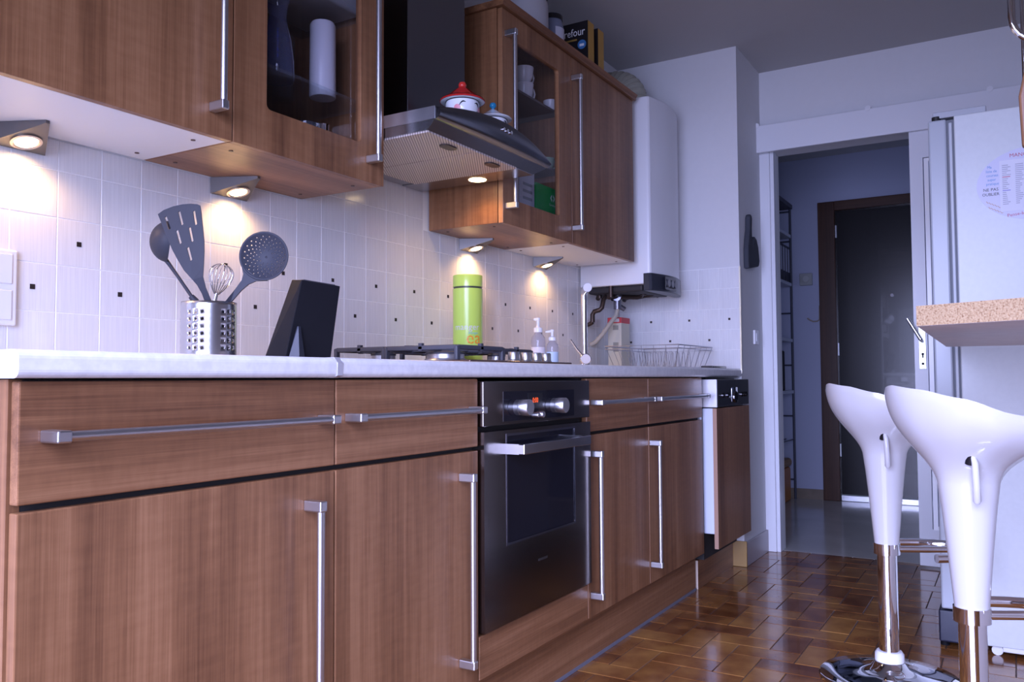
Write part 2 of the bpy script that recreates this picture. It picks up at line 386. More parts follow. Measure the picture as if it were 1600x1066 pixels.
MB().cyl((XD-.052, -1.357, .985), (XD-.0505, -1.357, .985), .006, 12).box(XD-.052, XD-.0505, -1.36, -1.354, .967, .985).cyl((XD-.052, -1.357, .94), (XD-.0505, -1.357, .94), .006, 12).build('keyhole', BLACKM, dl)
# the hall beyond
HFL = noisy('hall_floor', (.42,.40,.36), (.48,.455,.41), 3, .14)
XH = 5.75
structure('floor_hall', B(3.80, XH+.1, -3.3, .05, -.10, 0), HFL)
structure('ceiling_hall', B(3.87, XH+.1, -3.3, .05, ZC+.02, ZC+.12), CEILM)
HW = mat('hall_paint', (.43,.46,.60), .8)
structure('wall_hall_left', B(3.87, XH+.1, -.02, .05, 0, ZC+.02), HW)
structure('wall_hall_right', MB().box(3.87, 4.30, -3.38, -3.3, 0, ZC+.02).box(5.20, XH+.1, -3.38, -3.3, 0, ZC+.02).box(4.30, 5.20, -3.38, -3.3, 0, .50).box(4.30, 5.20, -3.38, -3.3, 2.10, ZC+.02), HW)  # unseen wall, opening made for the added hall fill light
structure('hall_fill_frame', MB().box(4.30, 4.35, -3.35, -3.29, .50, 2.10).box(5.15, 5.20, -3.35, -3.29, .50, 2.10).box(4.35, 5.15, -3.35, -3.29, .50, .55).box(4.35, 5.15, -3.35, -3.29, 2.05, 2.10), WPAINT)  # made-up window frame around the hall fill light, out of view
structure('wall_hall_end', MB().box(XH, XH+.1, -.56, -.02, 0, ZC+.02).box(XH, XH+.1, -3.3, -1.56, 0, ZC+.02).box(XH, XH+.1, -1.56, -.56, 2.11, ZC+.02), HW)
structure('baseboard_hall', B(XH-.012, XH, -.52, -.02, 0, .072), noisy('hall_skirting', (.20,.16,.12), (.27,.22,.17), 8, .35))
d2 = structure('door_2', B(XH+.01, XH+.055, -1.56, -.585, .045, 2.085), mat('black_door_gloss', (.012,.010,.010), .22, coat=.3), 'dark glossy entrance door at the end of the hall')
MB().box(XH-.03, XH+.06, -.635, -.520, 0, 2.148, bev=.004).box(XH-.03, XH+.06, -1.56, -1.50, 0, 2.148, bev=.004).build('door_frame', WDK, d2)
MB().box(XH-.0301, XH+.06, -1.501, -.634, 2.080, 2.148, bev=.004).build('door_frame', wood('dark_frame_wood_head', 'y', (.018,.007,.004), (.05,.02,.01), (.085,.036,.018)), d2)
for z in (.36, 1.08, 1.93): MB().cyl((XH-.001, -.640, z-.045), (XH-.001, -.640, z+.045), .007, 10).build('hinge', ALU, d2)
B(XH-.008, XH+.04, -1.50, -.637, .0, .042, bev=.003).build('threshold_bar', ALUX, d2)
MB().cyl((XH+.01, -1.00, 1.45), (XH-.004, -1.00, 1.45), .011, 16).build('spyhole', CHROMED, d2)
# skirting beside the dishwasher
sb = structure('baseboard_end', B(XW+.004, XD-.022, -.628, -.617, 0, .11, bev=.002), mat('grey_skirting', (.36,.32,.33), .3))
structure('baseboard_return', B(XW-.006, XW+.004, -.630, -.553, 0, .118, bev=.002), mat('ochre_skirting', (.34,.21,.075), .2, coat=.3), 'ochre glazed skirting tile at the foot of the wall corner')

# ================================================================ base cabinets
YF = -.60
def bar_handle(root, owner, p0, p1, y):
    """square-footed bar handle, from p0 to p1 (x,z) standing off the front at y"""
    v = p0[0] == p1[0]; mb = MB(); d = .011
    if v: mb.cyl((p0[0], y-.036, p0[1]-.004), (p1[0], y-.036, p1[1]+.004), .0072, 16)
    else: mb.cyl((p0[0]+.006, y-.036, p0[1]), (p1[0]-.006, y-.036, p1[1]), .0072, 16)
    h = part(root, 'handle', mb, ALU if v else ALUX, owner, smooth=40, label='satin aluminium bar handle')
    for (x, z), s in ((p0, -1 if v else 1), (p1, 1 if v else -1)):
        if v: f = B(x-.0085, x+.0085, y-.044, y, min(z, z+s*.020), max(z, z+s*.020), bev=.0025)
        else: f = B(min(x, x+s*.020), max(x, x+s*.020), y-.044, y, z-.0085, z+.0085, bev=.0025)
        h2 = part(root, 'handle_foot', f, ALU, owner)
    return h
def base_cabinet(x0, x1, label, handle, drawer_handle, skip_left=False):
    c = thing('base_cabinet', label, 'cabinet', ((x0+x1)/2, -.3, .15), 'walnut base cabinets under the worktop')
    part(c, 'body', MB().box(x0, x1, -.579, -.03, .15, .882), GAPSHADE)
    if x0 == 0:
        part(c, 'side_panel', B(-.001, .0165, -.5795, -.025, .149, .8825), WV)
    dr = part(c, 'drawer', B(x0+.002, x1-.002, YF, -.581, .7165, .880, bev=.0022), WH)
    dd = part(c, 'door', B(x0+.002, x1-.002, YF, -.581, .155, .7065, bev=.0022), WV)
    bar_handle(c, dr, (drawer_handle[0], .806), (drawer_handle[1], .806), YF)
    bar_handle(c, dd, (handle, .660), (handle, .212), YF)
    return c
base_cabinet(0, .6, 'walnut base cabinet with drawer at the free end of the worktop', .525, (.030, .570))
base_cabinet(.6, 1.1, 'walnut base cabinet with drawer touching the left of the oven', 1.022, (.625, 1.075))
base_cabinet(1.7, 2.2, 'walnut base cabinet with drawer touching the right of the oven', 1.722, (1.722, 2.178))
base_cabinet(2.2, 2.8, 'walnut base cabinet with drawer beside the dishwasher', 2.212, (2.222, 2.778))
B_end = solo('filler_strip', B(2.801, 2.826, -.588, -.10, .15, .882), mat('filler_grey', (.62,.63,.68), .3, metal=.5), 'narrow pale metal strip between cabinet and dishwasher', 'panel', (2.815, -.3, .15))
pl = thing('plinth', 'long walnut plinth board along the floor under the base cabinets', 'plinth', (1.4, -.555, 0))
part(pl, 'board', B(0, 2.795, -.562, -.545, .010, .149), WH)
part(pl, 'seal', B(0, 2.795, -.565, -.545, 0, .010), mat('plinth_seal', (.18,.19,.24), .4))
kp = thing('kick_panel', 'loose walnut kick panel standing on the floor under the dishwasher', 'panel', (3.07, -.56, 0))
part(kp, 'board', B(2.815, 3.32, -.5655, -.550, 0, .118), WH)
part(kp, 'cut_edge', B(2.8145, 2.8156, -.5656, -.5499, .0, .118), mat('raw_edge', (.62,.50,.40), .6))
# oven unit
oc = thing('oven_cabinet', 'walnut housing with a plain panel below the built-in oven', 'cabinet', (1.4, -.3, .15))
part(oc, 'body', MB().box(1.1, 1.116, -.579, -.03, .15, .882).box(1.684, 1.7, -.579, -.03, .15, .882).box(1.116, 1.684, -.579, -.03, .15, .262), GAPSHADE)
part(oc, 'lower_panel', B(1.102, 1.698, YF, -.581, .155, .259, bev=.002), WH)
ov = thing('oven', 'built-in dark steel oven with glass window, knobs and bar handle', 'oven', (1.4, -.33, .262))
part(ov, 'body', B(1.118, 1.682, -.578, -.05, .264, .875), GAPSHADE)
fa = part(ov, 'control_panel', B(1.104, 1.696, -.612, -.580, .763, .874, bev=.002), OVENF)
part(ov, 'control_glass', B(1.196, 1.590, -.6132, -.610, .7720, .848), OVENG, fa)
part(ov, 'display', B(1.320, 1.398, -.6140, -.612, .800, .842), BLACK, fa)
part(ov, 'clock_digits', MB().text('0:00', .020, lambda a, b, c: (1.342+a*.9, -.6142-c, .816+b)), mat('clock_red', (.4,.05,.02), .5, emit=(1,.12,.03), es=1.6), fa)
for kx in (1.262, 1.462):
    k_ = part(ov, 'knob', MB().lathe([(0,0),(.020,0),(.020,.014),(.0185,.015),(.0185,.017),(.021,.018),(.021,.040),(.0195,.042),(0,.042)], (kx, -.612, .806), 28, (0,-1,0)), ALU, fa, smooth=40)
for kx, rr in ((1.345, .007), (1.372, .009)):
    part(ov, 'button', MB().lathe([(0,0),(rr,0),(rr,.018),(rr*.85,.020),(0,.020)], (kx, -.613, .784), 20, (0,-1,0)), ALU, fa, smooth=40)
od = part(ov, 'door', MB().plate([(1.104,.268),(1.696,.268),(1.696,.750),(1.104,.750)], XZ(-.584), .030, [rrect(1.212,1.588,.466,.735,.004,2)], 0), OVENF)
part(ov, 'window', B(1.208, 1.592, -.6128, -.600, .462, .739), OVENG, od)
part(ov, 'window_frame', MB().plate([(1.206,.460),(1.594,.460),(1.594,.741),(1.206,.741)], XZ(-.6125), .0022, [[(1.212,.466),(1.588,.466),(1.588,.735),(1.212,.735)]]), mat('oven_trim', (.25,.25,.30), .2, metal=1), od)
part(ov, 'handle', MB().box(1.205, 1.590, -.668, -.650, .690, .716, bev=.002).box(1.205, 1.225, -.652, -.613, .690, .716).box(1.570, 1.590, -.652, -.613, .690, .716), brushed('handle_steel', (.62,.62,.64), .16, 'x', strength=.03), od)
part(ov, 'name_mark', B(1.37, 1.42, -.6146, -.6135, .392, .398), mat('mark', (.18,.18,.19), .3, metal=1), od)
# dishwasher
dwm = thing('dishwasher', 'dishwasher with black fascia and an unfinished walnut door panel', 'dishwasher', (3.08, -.35, .119))
part(dwm, 'body', B(2.838, 3.318, -.585, -.06, .119, .876), GAPSHADE)
part(dwm, 'door', B(2.842, 3.316, -.632, -.585, .228, .752, bev=.004), mat('dw_white', (.70,.75,.85), .35))
part(dwm, 'fascia', B(2.846, 3.322, -.652, -.585, .757, .873, bev=.003), BLACK)
part(dwm, 'fascia_side', B(2.836, 2.847, -.651, -.585, .757, .873), mat('dw_steel', (.75,.75,.78), .35, metal=.6))
part(dwm, 'grip', MB().box(3.045, 3.135, -.6535, -.650, .775, .838, bev=.001).cyl((3.09, -.652, .795), (3.09, -.660, .795), .026, 24), CHROMED, smooth=40)
for x in (2.92, 2.985, 3.20, 3.235, 3.27): part(dwm, 'button', MB().cyl((x, -.650, .805), (x, -.657, .805), .011, 16), CHROMED, smooth=40)
wp = part(dwm, 'front_panel', B(2.834, 3.330, -.650, -.633, .170, .752), WV)
part(dwm, 'cut_edge', B(2.833, 2.8345, -.650, -.633, .170, .752), WEDGE, wp)

# ================================================================ worktops
def worktop(x0, x1, label, m):
    prof = [(-.002,.884),(-.609,.884)]+[(-.609-.011*math.sin(a), .895-.011*math.cos(a)) for a in [PI/2*k/5 for k in range(6)]]+[(-.608-.012*math.cos(a), .910+.012*math.sin(a)) for a in [PI/2*k/5 for k in range(6)]]+[(-.002,.922)]
    mb = MB().plate(prof, lambda a, b, c: (x0+c, a, b), x1-x0)
    return solo('worktop', mb, m, label, 'worktop', ((x0+x1)/2, -.31, .884))
TOPE = TOP
w1 = worktop(-.010, .583, 'pale speckled worktop with a rounded end, under the knife block', TOP)
w2 = worktop(.598, XW-.002, 'long pale speckled worktop carrying hob, tap and dish rack', TOP)
js = MB().plate([(-.004,.8835),(-.610,.8835),(-.6205,.888),(-.6215,.912),(-.612,.9228),(-.004,.9228)], lambda a, b, c: (.5832+c, a, b), .0146)
solo('joint_strip', js, mat('joint_alu', (.66,.66,.72), .35, metal=.6), 'grey aluminium strip joining the two worktops', 'strip', (.59, -.31, .8835))

# ================================================================ wall cabinets
YU = -.3045; ZB, ZT = 1.391, 2.108
def wall_cabinet(x0, x1, label, handle_x, under, glass=None, cornice=False, left_panel=False, open_front=False):
    c = thing('wall_cabinet', label, 'cabinet', ((x0+x1)/2, -.15, ZB), 'walnut wall cabinets')
    t = .016
    part(c, 'body', MB().box(x0, x0+t, -.284, -.006, ZB, ZT).box(x1-t, x1, -.284, -.006, ZB, ZT).box(x0+t, x1-t, -.284, -.006, ZT-t, ZT).box(x0+t, x1-t, -.016, -.006, ZB+t, ZT-t), WV)
    part(c, 'bottom_panel', B(x0+t*.2, x1-t*.2, -.284, -.006, ZB-.0006, ZB+t), under)
    for sx in (x0+.05, x1-.05):
        for sy in (-.24, -.05): part(c, 'screw_cap', MB().cyl((sx, sy, ZB-.0022), (sx, sy, ZB), .005, 10), mat('cap_brown', (.10,.06,.05), .5) if 'cap_brown' not in bpy.data.materials else bpy.data.materials['cap_brown'])
    out = [(x0+.0015, ZB-.0015), (x1-.0015, ZB-.0015), (x1-.0015, ZT-.002), (x0+.0015, ZT-.002)]
    if glass:
        d = part(c, 'door', MB().plate(out, XZ(-.286), .0185, [rrect(*glass, .012)]), WV, bevel=.0012)
        part(c, 'pane', B(glass[0]-.008, glass[1]+.008, -.2955, -.2915, glass[2]-.008, glass[3]+.008), GLASSP, d)
    else:
        d = part(c, 'door', B(x0+.0015, x1-.0015, YU, -.286, ZB-.0015, ZT-.002, bev=.0018), WV)
    bar_handle(c, d, (handle_x, ZT-.075), (handle_x, 1.437), YU)
    return c
WIN1 = (.694, 1.008, 1.486, 2.015); WIN2 = (1.800, 2.098, 1.476, 2.020)
wall_cabinet(0, .6, 'walnut wall cabinet with a plain door beside the glass door with the blue carafe', .545, WHITE)
g1 = wall_cabinet(.6, 1.1, 'walnut wall cabinet with glass door left of the extractor hood', 1.035, WH, WIN1)
g2 = wall_cabinet(1.7, 2.2, 'walnut wall cabinet with glass door right of the extractor hood', 1.722, WH, WIN2)
wall_cabinet(2.2, 2.8, 'walnut wall cabinet with a plain door next to the boiler', 2.206, WHITE)
solo('cornice', MB().plate([(-.006,2.1085),(-.316,2.1085),(-.316,2.116),(-.326,2.130),(-.006,2.130)], lambda a, b, c: (1.688+c, a, b), 1.122), WH, 'walnut cornice board on top of the cabinets right of the hood', 'cornice', (2.25, -.16, 2.1085))
# shelves inside the two glazed cabinets
for root, x0, x1, zs, kind in ((g1, .617, 1.083, (1.608, 1.850), GLASSC), (g2, 1.717, 2.183, (1.660, 1.885), mat('shelf_board', (.16,.14,.14), .5))):
    for z in zs:
        part(root, 'shelf', B(x0, x1, -.270, -.018, z-.008, z), kind)

# under-cabinet triangular lamps
def puck(cx, label):
    r = thing('puck_lamp', label, 'lamp', (cx, -.05, 1.3905), 'triangular lamps under the wall cabinets')
    h = .058; z1 = 1.3900
    part(r, 'housing', MB().hexa([(cx-h,-.004,1.349),(cx+h,-.004,1.349),(cx+.004,-.113,z1-.006),(cx-.004,-.113,z1-.006),(cx-h,-.004,z1),(cx+h,-.004,z1),(cx+.004,-.113,z1),(cx-.004,-.113,z1)]), LAMPH)
    n = Vector((0, -(z1-.006-1.349), -.109)).normalized(); c = Vector((cx, -.038, 1.349+(.034/.109)*(z1-.006-1.349)))
    part(r, 'ring', MB().lathe([(.021,0),(.029,0),(.029,.003),(.024,.004),(.021,.002)], c, 32, n), mat('lamp_ring', (.75,.62,.5), .25, metal=1) if 'lamp_ring' not in bpy.data.materials else bpy.data.materials['lamp_ring'], smooth=40)
    part(r, 'bulb_glass', MB().lathe([(0,.0025),(.021,.0025),(.021,.0005),(0,.0005)], c, 32, n), LAMP, smooth=40)
    spot('puck_light', c+n*.010, n+Vector((0,.22,0)), PUCK_W, 2.75, .7, .02, r)
    return r
PUCK_W = 3.4; LAMPH = brushed('lamp_steel', (.20,.19,.185), .5, 'x')
puck(.312, 'triangular steel lamp under the plain cabinet, by the wall socket')
puck(.846, 'triangular steel lamp under the glass cabinet, above the cooking utensils')
puck(1.945, 'triangular steel lamp above the green canister')
puck(2.490, 'triangular steel lamp above the soap bottles, beside the boiler')

# ================================================================ extractor hood
hd = thing('extractor_hood', 'stainless extractor hood with curved front and tall dark chimney', 'hood', (1.4, -.25, 1.515))
part(hd, 'body', MB().hexa([(1.1015,-.006,1.520),(1.1015,-.446,1.520),(1.655,-.446,1.520),(1.655,-.006,1.520),(1.1015,-.006,1.546),(1.1015,-.470,1.546),(1.6985,-.470,1.546),(1.6985,-.006,1.546)]), STEEL)
part(hd, 'deck', MB().box(1.1015, 1.6985, -.462, -.006, 1.546, 1.572), STEEL)
part(hd, 'ledge', MB().box(1.215, 1.600, -.450, -.006, 1.572, 1.600), STEELD)
part(hd, 'chimney', B(1.255, 1.545, -.262, -.006, 1.600, ZC-.002, bev=.002), STEELD)
def ztop(x): return 1.575+.038*(1-((x-1.4)/.3)**2)-.012*max(0, (x-1.4)/.3)
def yf(x): return -.487-.014*(1-((x-1.4)/.3)**2)
def visor(a, b):
    x = 1.1015+.597*a; zt, y = ztop(x), yf(x)
    pr = [(-.455, zt+.004), (y+.012, zt), (y+.003, zt-.004), (y, zt-.010), (y+.001, 1.556), (y+.006, 1.549), (y+.016, 1.545), (-.462, 1.545), (-.455, zt+.004)]
    i = min(int(b*8), 7); f = b*8-i
    return (x, pr[i][0]*(1-f)+pr[i+1][0]*f, pr[i][1]*(1-f)+pr[i+1][1]*f)
part(hd, 'visor', MB().grid(visor, 25, 9).plate([(-.455,1.579),(-.475,1.575),(-.484,1.571),(-.487,1.565),(-.486,1.556),(-.481,1.549),(-.471,1.545),(-.455,1.545)], lambda a, b, c: (1.1015+c, a, b), .001).plate([(-.455,1.567),(-.475,1.563),(-.484,1.559),(-.487,1.554),(-.481,1.549),(-.471,1.545),(-.455,1.545)], lambda a, b, c: (1.6975+c, a, b), .001), STEELD, smooth=35)
part(hd, 'side_band', B(1.0995, 1.1016, -.470, -.006, 1.546, 1.579), mat('band_steel', (.72,.72,.75), .3, metal=1))
FIL = mat('filter_mesh', (.62,.54,.50), .45, metal=.35)
_tc = N(FIL, 'ShaderNodeTexCoord'); _w = N(FIL, 'ShaderNodeTexWave'); _w.inputs['Scale'].default_value = 46; _w.bands_direction = 'X'; _mq = N(FIL, 'ShaderNodeMapping'); _mq.inputs['Rotation'].default_value = (0, 0, math.radians(59)); L(FIL, _tc, 'Object', _mq, 'Vector'); L(FIL, _mq, 'Vector', _w, 'Vector')
_r = ramp(FIL, [(.2, (.33,.28,.26)), (.6, (.72,.64,.60))]); L(FIL, _w, 0, _r, 0); L(FIL, _r, 0, bsdf(FIL), 'Base Color'); bump(FIL, _w, 0, .5, .001)
for x0, x1 in ((1.106, 1.328), (1.332, 1.552)):
    f = part(hd, 'grease_filter', B(x0, x1, -.445, -.060, 1.5155, 1.5205, bev=.001), FIL)
    xm = x0+.62*(x1-x0)
    part(hd, 'latch', MB().plate(rrect(xm-.030, xm+.030, -.425, -.395, .014), lambda a, b, c: (a, b, 1.5158-c), .004), mat('latch_brown', (.05,.035,.03), .4) if 'latch_brown' not in bpy.data.materials else bpy.data.materials['latch_brown'], f)
for lx, ly in ((1.615, -.262),):
    part(hd, 'lamp_glass', MB().lathe([(0,.003),(.028,.003),(.030,0),(0,0)], (lx, ly, 1.5195), 32, (0,0,-1)), LAMP, smooth=40)
    spot('hood_light', (lx, ly, 1.512), (0,0,-1), 3.2, 2.5, .7, .025, hd)
for bx in (1.385, 1.405, 1.425): part(hd, 'button', MB().cyl((bx, yf(bx)+.003, 1.585), (bx, yf(bx)-.004, 1.585), .0052, 14), CHROME, smooth=40)
MB_fill = part(hd, 'rear_lip', B(1.553, 1.655, -.444, -.006, 1.5175, 1.5205), STEEL)

# two porcelain bowls with smiling faces and hat-shaped lids, on the hood
PORC = mat('porcelain', (.80,.82,.86), .12, coat=.3); INKB = mat('ink_black', (.01,.01,.015), .4)
def face_bowl(cx, cy, s, hat, knob, label, blush):
    r = thing('lidded_bowl', label, 'bowl', (cx, cy, 1.600)); z = 1.600
    part(r, 'bowl', MB().lathe([(0,.004*s),(.026*s,.0),(.028*s,.003),(.040*s,.020*s),(.0485*s,.045*s),(.0500*s,.070*s),(.048*s,.078*s),(.0,.078*s)], (cx,cy,z), 40), PORC, smooth=50)
    lid = part(r, 'lid', MB().lathe([(.050*s,.080*s),(.062*s,.078*s),(.066*s,.081*s),(.064*s,.085*s),(.050*s,.090*s),(.030*s,.102*s),(.010*s,.116*s),(0,.119*s)], (cx,cy,z), 40), PORC, smooth=50)
    if hat:
        def cone(a0, a1, r0, r1, o=.0012):
            return lambda a, b: (cx+(r0+(r1-r0)*b)*s*math.cos(a0+(a1-a0)*a), cy+(r0+(r1-r0)*b)*s*math.sin(a0+(a1-a0)*a), z+o+(.0855+(.0645-(r0+(r1-r0)*b))*.55+.012*max(0,(.045-(r0+(r1-r0)*b))/.045))*s)
        for k in range(4): part(r, 'painted_patch', MB().grid(cone(-2.6+k*PI/2-.62, -2.6+k*PI/2+.62, .0635, .014), 10, 6), hat, lid, smooth=60)
    if hat: part(r, 'lid_rim', MB().lathe([(.0625*s,.0862*s),(.0668*s,.0835*s),(.0670*s,.0800*s),(.0655*s,.0795*s)], (cx,cy,z), 40), hat, lid, smooth=60)
    part(r, 'lid_knob', MB().lathe([(0,.112*s),(.006*s,.114*s),(.005*s,.120*s),(.011*s,.126*s),(.012*s,.132*s),(.009*s,.139*s),(0,.142*s)], (cx,cy,z), 24), knob, lid, smooth=60)
    # face: eyes, smile and blush drawn on the bowl's curved wall, looking at the room
    def on(az, h, o=.0006):                               # point on the wall at azimuth az and relative height h
        rr = (.040+.0095*min(1, max(0, (h-.020)/.025))+.0010*max(0, (h-.045)/.025))*s+o
        return Vector((cx+rr*math.cos(az), cy+rr*math.sin(az), z+h*s))
    a = math.radians(-118)
    for sg in (-1, 1):
        pts = [on(a+sg*(.30+.38*t), .066+.006*math.sin(t*PI)-.010*(t if sg > 0 else t)) for t in [i/6 for i in range(7)]]
        part(r, 'eye', MB().tube(pts, [.0006,.0012,.0018,.0019,.0016,.0011,.0006], 6), INKB)
    part(r, 'smile', MB().tube([on(a-.55+1.10*t, .045-.022*math.sin(t*PI)) for t in [i/12 for i in range(13)]], .0009, 6), INKB)
    if blush:
        for sg in (-1, 1):
            part(r, 'blush', MB().grid(lambda p, q: on(a+sg*.80+.20*q*math.cos(2*PI*p), .050+.010*q*math.sin(2*PI*p), .0005), 16, 3, cu=True), mat('blush_pink', (.80,.30,.36), .3) if 'blush_pink' not in bpy.data.materials else bpy.data.materials['blush_pink'], smooth=60)
face_bowl(1.365, -.375, .98, mat('hat_red', (.55,.02,.02), .2), mat('knob_red', (.62,.04,.03), .2), 'white smiling-face bowl with red and white pointed lid on the hood', True)
face_bowl(1.530, -.375, .88, None, mat('knob_blue', (.02,.22,.42), .2), 'white smiling-face bowl with a blue-knobbed lid on the hood', True)

# ================================================================ boiler
bo = thing('boiler', 'white wall-hung gas boiler with black control strip and ribbed flue', 'boiler', (3.06, -.18, 1.29))
bx0, bx1 = 2.868, 3.250
pts = [(bx0, -.006), (bx0, -.335), (bx0+.004, -.346)]+[(bx0+.010+(bx1-bx0-.020)*k/12, -.352-.030*math.sin(PI*k/12)) for k in range(13)]+[(bx1-.004, -.346), (bx1, -.335), (bx1, -.006)]
part(bo, 'casing', MB().plate(pts, lambda a, b, c: (a, b, 1.300+c), .842, bev=0), ENAM, smooth=25, bevel=.004)
cp = [(bx0-.002, -.318), (bx0-.002, -.345)]+[(bx0+.006+(bx1-bx0-.012)*k/12, -.357-.032*math.sin(PI*k/12)) for k in range(13)]+[(bx1+.002, -.345), (bx1+.002, -.318)]
ct = part(bo, 'control_strip', MB().plate(cp, lambda a, b, c: (a, b, 1.268+c), .078), mat('strip_black', (.025,.028,.04), .35), smooth=25, bevel=.003)
part(bo, 'dial_panel', B(2.955, 3.085, -.3905, -.386, 1.278, 1.336, bev=.002), BLACK, ct)
for x in (2.975, 3.02, 3.062): part(bo, 'dial', MB().cyl((x, -.388, 1.307), (x, -.400, 1.307), .018, 24), mat('dial_grey', (.05,.055,.07), .3) if 'dial_grey' not in bpy.data.materials else bpy.data.materials['dial_grey'], ct, smooth=40)
fl_path = [(3.075,-.185,2.135),(3.075,-.185,2.20)]+[(3.075, -.185+.085*(1-math.cos(a)), 2.20+.085*math.sin(a)) for a in [PI/2*k/8 for k in range(1, 9)]]+[(3.075, -.004, 2.285)]
fine = []
for i in range(len(fl_path)-1):
    for k in range(4): fine.append(Vector(fl_path[i]).lerp(Vector(fl_path[i+1]), k/4))
fine.append(Vector(fl_path[-1]))
part(bo, 'flue', MB().tube(fine, [.074+(.0025 if i % 2 else -.0015) for i in range(len(fine))], 28), mat('flue_beige', (.40,.39,.32), .6), smooth=60)
part(bo, 'flue_collar', MB().lathe([(0,0),(.082,0),(.082,.012),(.076,.016),(0,.016)], (3.075,-.185,2.140), 32), mat('collar_brown', (.16,.11,.09), .5), smooth=40)
part(bo, 'underside', MB().box(2.90, 3.225, -.300, -.030, 1.270, 1.302, bev=.008), mat('underside_dark', (.02,.018,.02), .6))
COP = mat('dull_copper', (.07,.05,.042), .4, metal=.7); DKP = mat('dark_pipework', (.035,.032,.035), .5)
for k in range(13):
    random.seed(40+k); x = 2.89+.026*k; y = -.05-.22*random.random(); d = random.uniform(.02, .055)
    part(bo, 'fitting', MB().cyl((x, y, 1.300), (x, y, 1.300-d), random.uniform(.010,.020), 10).cyl((x, y, 1.300-d*.6), (x+.02, y+.02, 1.300-d), .011, 8), DKP if k % 3 else COP, smooth=40)
part(bo, 'pipe', MB().tube([(2.905,-.05,1.14),(2.905,-.05,1.175),(2.905,-.06,1.19),(2.905,-.085,1.195),(2.91,-.095,1.205),(2.92,-.10,1.245),(2.935,-.105,1.258),(3.00,-.12,1.262),(3.08,-.20,1.262),(3.12,-.26,1.275),(3.13,-.28,1.302)], .011, 12), COP, smooth=40)
part(bo, 'pipe', MB().tube([(2.905,-.05,1.14),(2.905,-.03,1.13),(2.905,-.004,1.13)], .010, 12), COP, smooth=40)
part(bo, 'valve', MB().cyl((3.02,-.125,1.275), (3.02,-.125,1.205), .018, 14).cyl((3.02,-.125,1.225), (3.045,-.15,1.205), .012, 12).cyl((3.00,-.13,1.262),(3.03,-.118,1.262),.020,14), mat('valve_grey', (.22,.22,.26), .35, metal=.8), smooth=40)
part(bo, 'gas_hose', MB().tube([(3.02,-.125,1.205),(3.015,-.12,1.175),(2.995,-.10,1.14),(2.975,-.07,1.09),(2.975,-.03,1.05),(2.975,-.006,1.04)], .010, 12), mat('hose_beige', (.45,.42,.36), .6), smooth=40)

# ================================================================ things on the worktop
ZW = .922
def cam_frame(c):                                     # plan frame turned toward the middle of the room: right, away, up
    c = Vector(c); return lambda a, b, d=0: c+RD*a+FD*d+Vector((0,0,b))
# --- utensil holder
UC = (.561, -.283)
uh = thing('utensil_holder', 'perforated stainless steel holder full of cooking utensils', 'container', (*UC, ZW))
R0, H0 = .0545, .120
groups = [i for i in range(36)]
part(uh, 'drum', MB().holed(25, 8, lambda i, j: (i % 5) in (0, 1, 2) and 1 <= j <= 6, lambda a, b: (UC[0]+R0*math.cos(2*PI*a/25+3.166), UC[1]+R0*math.sin(2*PI*a/25+3.166), ZW+.002+(H0-.002)*b/8), .22, cu=True), brushed('holder_steel', (.66,.66,.69), .25, 'z', strength=.05), smooth=30, solid=.0012)
part(uh, 'base', MB().lathe([(0,0),(R0,0),(R0,.003),(0,.003)], (*UC, ZW), 36), STEEL, smooth=30)
# utensils: outlines measured in a plane through the holder (1 unit = 6.154*748 per metre)
K = 6.154*748
uf = cam_frame((UC[0], UC[1], 1.042))
def q(p, d=0): return uf((p[0]-652)/K, (1003-p[1])/K, d)
# slotted spatula
out = [(185,160),(240,120),(330,85),(420,66),(500,60),(560,65),(588,78),(600,150),(615,280),(630,420),(632,520),(628,650),(622,760),(640,860),(690,1003),(735,1330),(690,1340),(625,1003),(600,920),(560,840),(520,790),(440,700),(380,600),(330,510),(270,370)]
def slot(x0, y0, x1, y1, w=11):
    dx, dy = x1-x0, y1-y0; l = math.hypot(dx, dy); nx, ny = -dy/l*w, dx/l*w
    return [(x0+nx,y0+ny),(x0,y0-w*.8),(x0-nx,y0-ny),(x1-nx,y1-ny),(x1,y1+w*.8),(x1+nx,y1+ny)]
slots = [slot(262,190,300,300), slot(390,140,420,258), slot(530,135,550,258), slot(372,320,405,438), slot(492,295,518,418), slot(477,485,508,600)]
def sp(a, b, c):
    d = -.020 + .030*max(0, (b-760))/600
    return q((a, b), d+c)
solo('slotted_spatula', MB().plate(out, sp, .0028, slots), SLATE, 'slate nylon spatula with six slots standing in the steel holder', 'spatula', (*UC, .962))
# ladle
lc, lr, lax = Vector((185,375)), .0450, None
cen = q((184,376), .045); axl = (RD*-1+Vector((0,0,.12))-FD*.42).normalized()
solo('ladle', MB().lathe([(lr*math.cos(a), .041*math.sin(a)) for a in [PI/2*k/10 for k in range(11)]]+[(lr*.94*math.cos(a), .0385*math.sin(a)) for a in [PI/2*k/10 for k in range(10, -1, -1)]]+[(lr,0)], cen, 36, axl)
     .tube([q((150,555),.040), q((185,600),.040), q((300,740),.030), q((462,950),.018)], [.0050,.0042,.0036,.0036], 10)
     .tube([q((445,930),.018), q((480,975),.020), q((650,1240),.022)], [.0060,.0078,.0080], 12), SLATE, 'slate nylon ladle with deep bowl in the steel holder', 'ladle', (*UC, .962), smooth=40)
